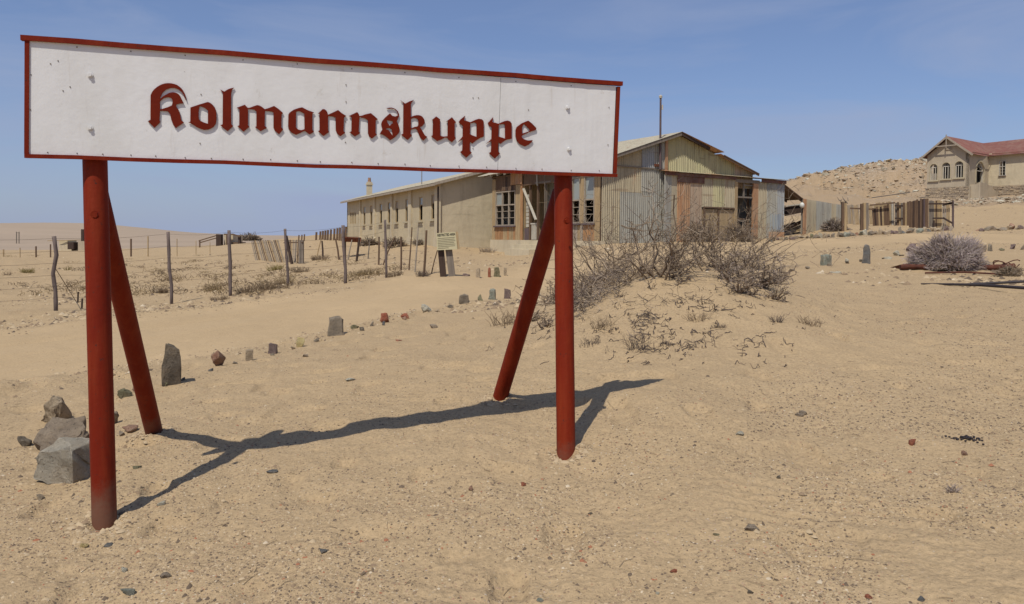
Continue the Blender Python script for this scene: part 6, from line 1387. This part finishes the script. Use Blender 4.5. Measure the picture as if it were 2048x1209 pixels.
# rusty trough on legs
b0 = at(704, 515, 12); tr = thing('rusty_trough', 'rusty curved iron trough raised on thin legs before the long building', 'trough', b0); D = b0.y
a, b = at_depth(687, 475, D), at_depth(720, 476, D); mb = MB(); n = 10
for i in range(n): 
    an0, an1 = math.pi * i / n, math.pi * (i + 1) / n; f = lambda an, e: e + Vector((0, -math.cos(an) * .28, -math.sin(an) * .22)); mb.add([f(an0, a), f(an1, a), f(an1, b), f(an0, b)], [(0, 1, 2, 3)])
mb.build('basin', M['rust'], tr); mb = MB(); mb.bar(a + Vector((0, -.28, 0)), b + Vector((0, -.28, 0)), .04); mb.bar(a + Vector((0, .28, 0)), b + Vector((0, .28, 0)), .04); mb.build('rim', M['rust'], tr)
for px in (691, 716): t_ = at_depth(px, 480, D); mb = MB(); mb.bar(Vector((t_.x, t_.y, b0.z - .2)), t_, .05); mb.build('leg', M['w_dark'], tr)
# grass and low scrub along the left side
for i, (px, py, w_, h_, m_, lab) in enumerate(((55, 546, 36, 12, 'green', 'yellow-green low shrub on the far plain at the left edge'), (14, 551, 20, 10, 'twig_tan', 'small tan shrub at the left edge beside the green one'), (136, 541, 18, 12, 'green', 'small yellowish tuft between the first fence post and the sign post'),
  (320, 586, 50, 16, 'twig_tan', 'dry tan tuft at the foot of the second fence post'), (425, 582, 50, 20, 'grass', 'dry tussock left of the third fence post'), (490, 586, 50, 20, 'twig_tan', 'dry tussock just right of the third fence post'), (530, 580, 60, 24, 'twig_tan', 'widest dry tussock between the third and fourth fence posts'), (568, 570, 50, 20, 'grass', 'dry tussock at the foot of the fourth fence post'), (440, 600, 50, 10, 'twig_tan', 'low flat twigs in front of the third fence post'),
  (745, 550, 60, 18, 'grass', 'grassy tuft between the fifth and sixth fence posts'), (715, 553, 40, 16, 'grass', 'grassy tuft right of the fifth fence post'), (790, 553, 50, 14, 'twig_tan', 'tan scrub under the leaning stakes'), (550, 541, 40, 14, 'green', 'greenish tuft below the picket fence'), (600, 545, 50, 12, 'twig_tan', 'pale scrub left of the fifth fence post'),
  (975, 505, 40, 12, 'twig', 'grey scrub at the corner of the long building'), (1032, 503, 26, 12, 'green', 'small green tuft on the shed plinth'), (640, 520, 50, 12, 'twig_tan', 'brown scrub by the end of the picket fence'), (845, 553, 40, 14, 'twig_dark', 'dark scrub around the foot of the last stake'))):
    tuft(px, py, w_, h_, M[m_], lab, 'plant', None, 90 if w_ > 30 else 50, dmin=12)
mb = MB(); mb2 = MB()      # low dead scrub too small and too many to count
for k in range(300):
    px = rr.uniform(-60, 900); py = rr.uniform(512, 592); c = at(px, py, 14)
    if fbm(np.array([c.x * .16]), np.array([c.y * .13]), 33, 3)[0] < .02 or abs(float(road_coord(np.array([c.x]), np.array([c.y]))[0][0])) < 4.3: continue
    h_ = rr.uniform(.05, .18); 
    for q in range(14):
        s0 = c + Vector((rr.gauss(0, .22), rr.gauss(0, .2), -.02)); s0.z = gz(s0.x, s0.y) - .02; (mb if k % 2 else mb2).tube([s0, s0 + Vector((rr.gauss(0, .6), rr.gauss(0, .6), 1)) * h_ * .5, s0 + Vector((rr.gauss(0, .9), rr.gauss(0, .9), 1)) * h_], [.010, .008, .005], 3, False)
o = mb.build('ground_scrub', M['twig_tan'], None); o['kind'] = 'stuff'; o = mb2.build('ground_scrub', M['grass'], None); o['kind'] = 'stuff'
for i, (px, py, w_, h_, lab) in enumerate(((738, 492, 50, 18, 'grey scrub heap against the far part of the long wall'), (790, 495, 60, 22, 'grey scrub heap against the middle of the long wall'), (500, 482, 50, 16, 'dark bush left of the picket fence by the ruined hut'), (845, 490, 50, 12, 'low scrub against the long wall near its corner'))):
    dome(px, py, w_, h_, 380, [M['twig'], M['twig_tan'], M['twig_dark']], lab, seed=40 + i, dmin=24)
# far ruins
r1 = thing('ruined_hut', 'small ruined pale hut with one dark doorway far off at the left', 'hut', at_depth(150, 512, 95)); D = 95
def farbox(px0, px1, yt, yb, D, dp, mat, nm, par):
    a, b = at_depth(px0, yb, D), at_depth(px1, yt, D); mb = MB(); mb.box(((a.x + b.x) / 2, D + dp / 2, (a.z + b.z) / 2 - .3), b.x - a.x, dp, b.z - a.z + .6); return mb.build(nm, M[mat], par)
farbox(118, 143, 491, 510, D, 3, 'plaster_pale', 'wall', r1); farbox(156, 182, 483, 510, D - .5, 4, 'plaster_house', 'wall', r1); farbox(143, 156, 489, 510, D + 1.5, .3, 'inside', 'doorway', r1); farbox(135, 147, 485, 489.5, D - .8, 2, 'w_dark', 'lintel', r1); farbox(118, 135, 481, 490.5, D + .6, 2, 'plaster', 'wall', r1); farbox(162, 167, 459, 484, D, .6, 'w_dark', 'chimney', r1)
mb = MB(); mb.bar(at_depth(95, 482, D), at_depth(182, 480, D + 1), .12, .08); mb.build('beam', M['w_tan'], r1)
r2 = thing('ruined_hut', 'roofless brown hut with dark corner posts far off behind the third fence post', 'hut', at_depth(455, 500, 85)); D = 85
farbox(448, 466, 470, 499, D, 3, 'plaster_pale', 'wall', r2); farbox(432, 442, 469, 501, D - .6, .6, 'w_dark', 'corner_post', r2); farbox(452, 458, 470, 502, D - .8, .5, 'w_brown', 'corner_post', r2); farbox(464, 479, 485, 498, D - .2, 2, 'w_brown', 'lower_wall', r2); farbox(476, 480, 473, 498, D - .4, .4, 'w_dark', 'corner_post', r2)
mb = MB(); mb.bar(at_depth(448, 469, D - .5), at_depth(466, 469, D - .5), .2, .15); mb.bar(at_depth(466, 469, D - .5), at_depth(480, 474, D - .5), .2, .15); mb.bar(at_depth(398, 482, D), at_depth(438, 470, D - .5), .15, .1); mb.bar(at_depth(399, 486, D), at_depth(438, 475, D - .5), .12, .1); mb.bar(at_depth(399.5, 505, D), at_depth(399.5, 482, D), .12); mb.build('beam', M['w_brown'], r2)
fpl = thing('distant_post_line', 'line of thin far posts across the plain at the left', 'fence', at_depth(100, 512, 60))
for px, yt, yb, wp in ((7, 499, 517, 3), (40, 496, 514, 2), (72, 493, 515, 3.5), (101, 489, 512, 3), (262, 478, 510, 4), (296, 473, 504, 3), (354, 478, 508, 2), (392, 482, 504, 1.6), (420, 485, 505, 1.6)):
    D = 58; b = at_depth(px, yb, D); t_ = at_depth(px, yt, D); mb = MB(); mb.bar(b - Vector((0, 0, .4)), t_, wp * .62 * D / FPX); mb.build('post', M['w_tan' if px in (7, 40, 296, 354, 392, 420) else 'w_brown'], fpl)
# thin mast far left
tag((lambda mb: (mb.tube([at_depth(33, 490, 200), at_depth(33, 464, 200)], .12, 5), mb.tube([at_depth(38, 490, 200), at_depth(38, 464, 200)], .12, 5), mb.bar(at_depth(32, 466, 200), at_depth(39, 466, 200), .15), mb)[-1])(MB()).build('pole_frame', M['w_grey'], loc=at_depth(35, 490, 200)), 'faint twin-pole frame on the far dune slope at the left', 'pole')
mb = MB(); mb.bar(at_depth(1744, 396, 70), at_depth(1820, 385, 74), .10, .08); q = at_depth(1744, 396, 70); tag(mb.build('loose_plank', M['w_grey'], loc=q), 'long grey plank lying on the slope behind the plank fence', 'plank')
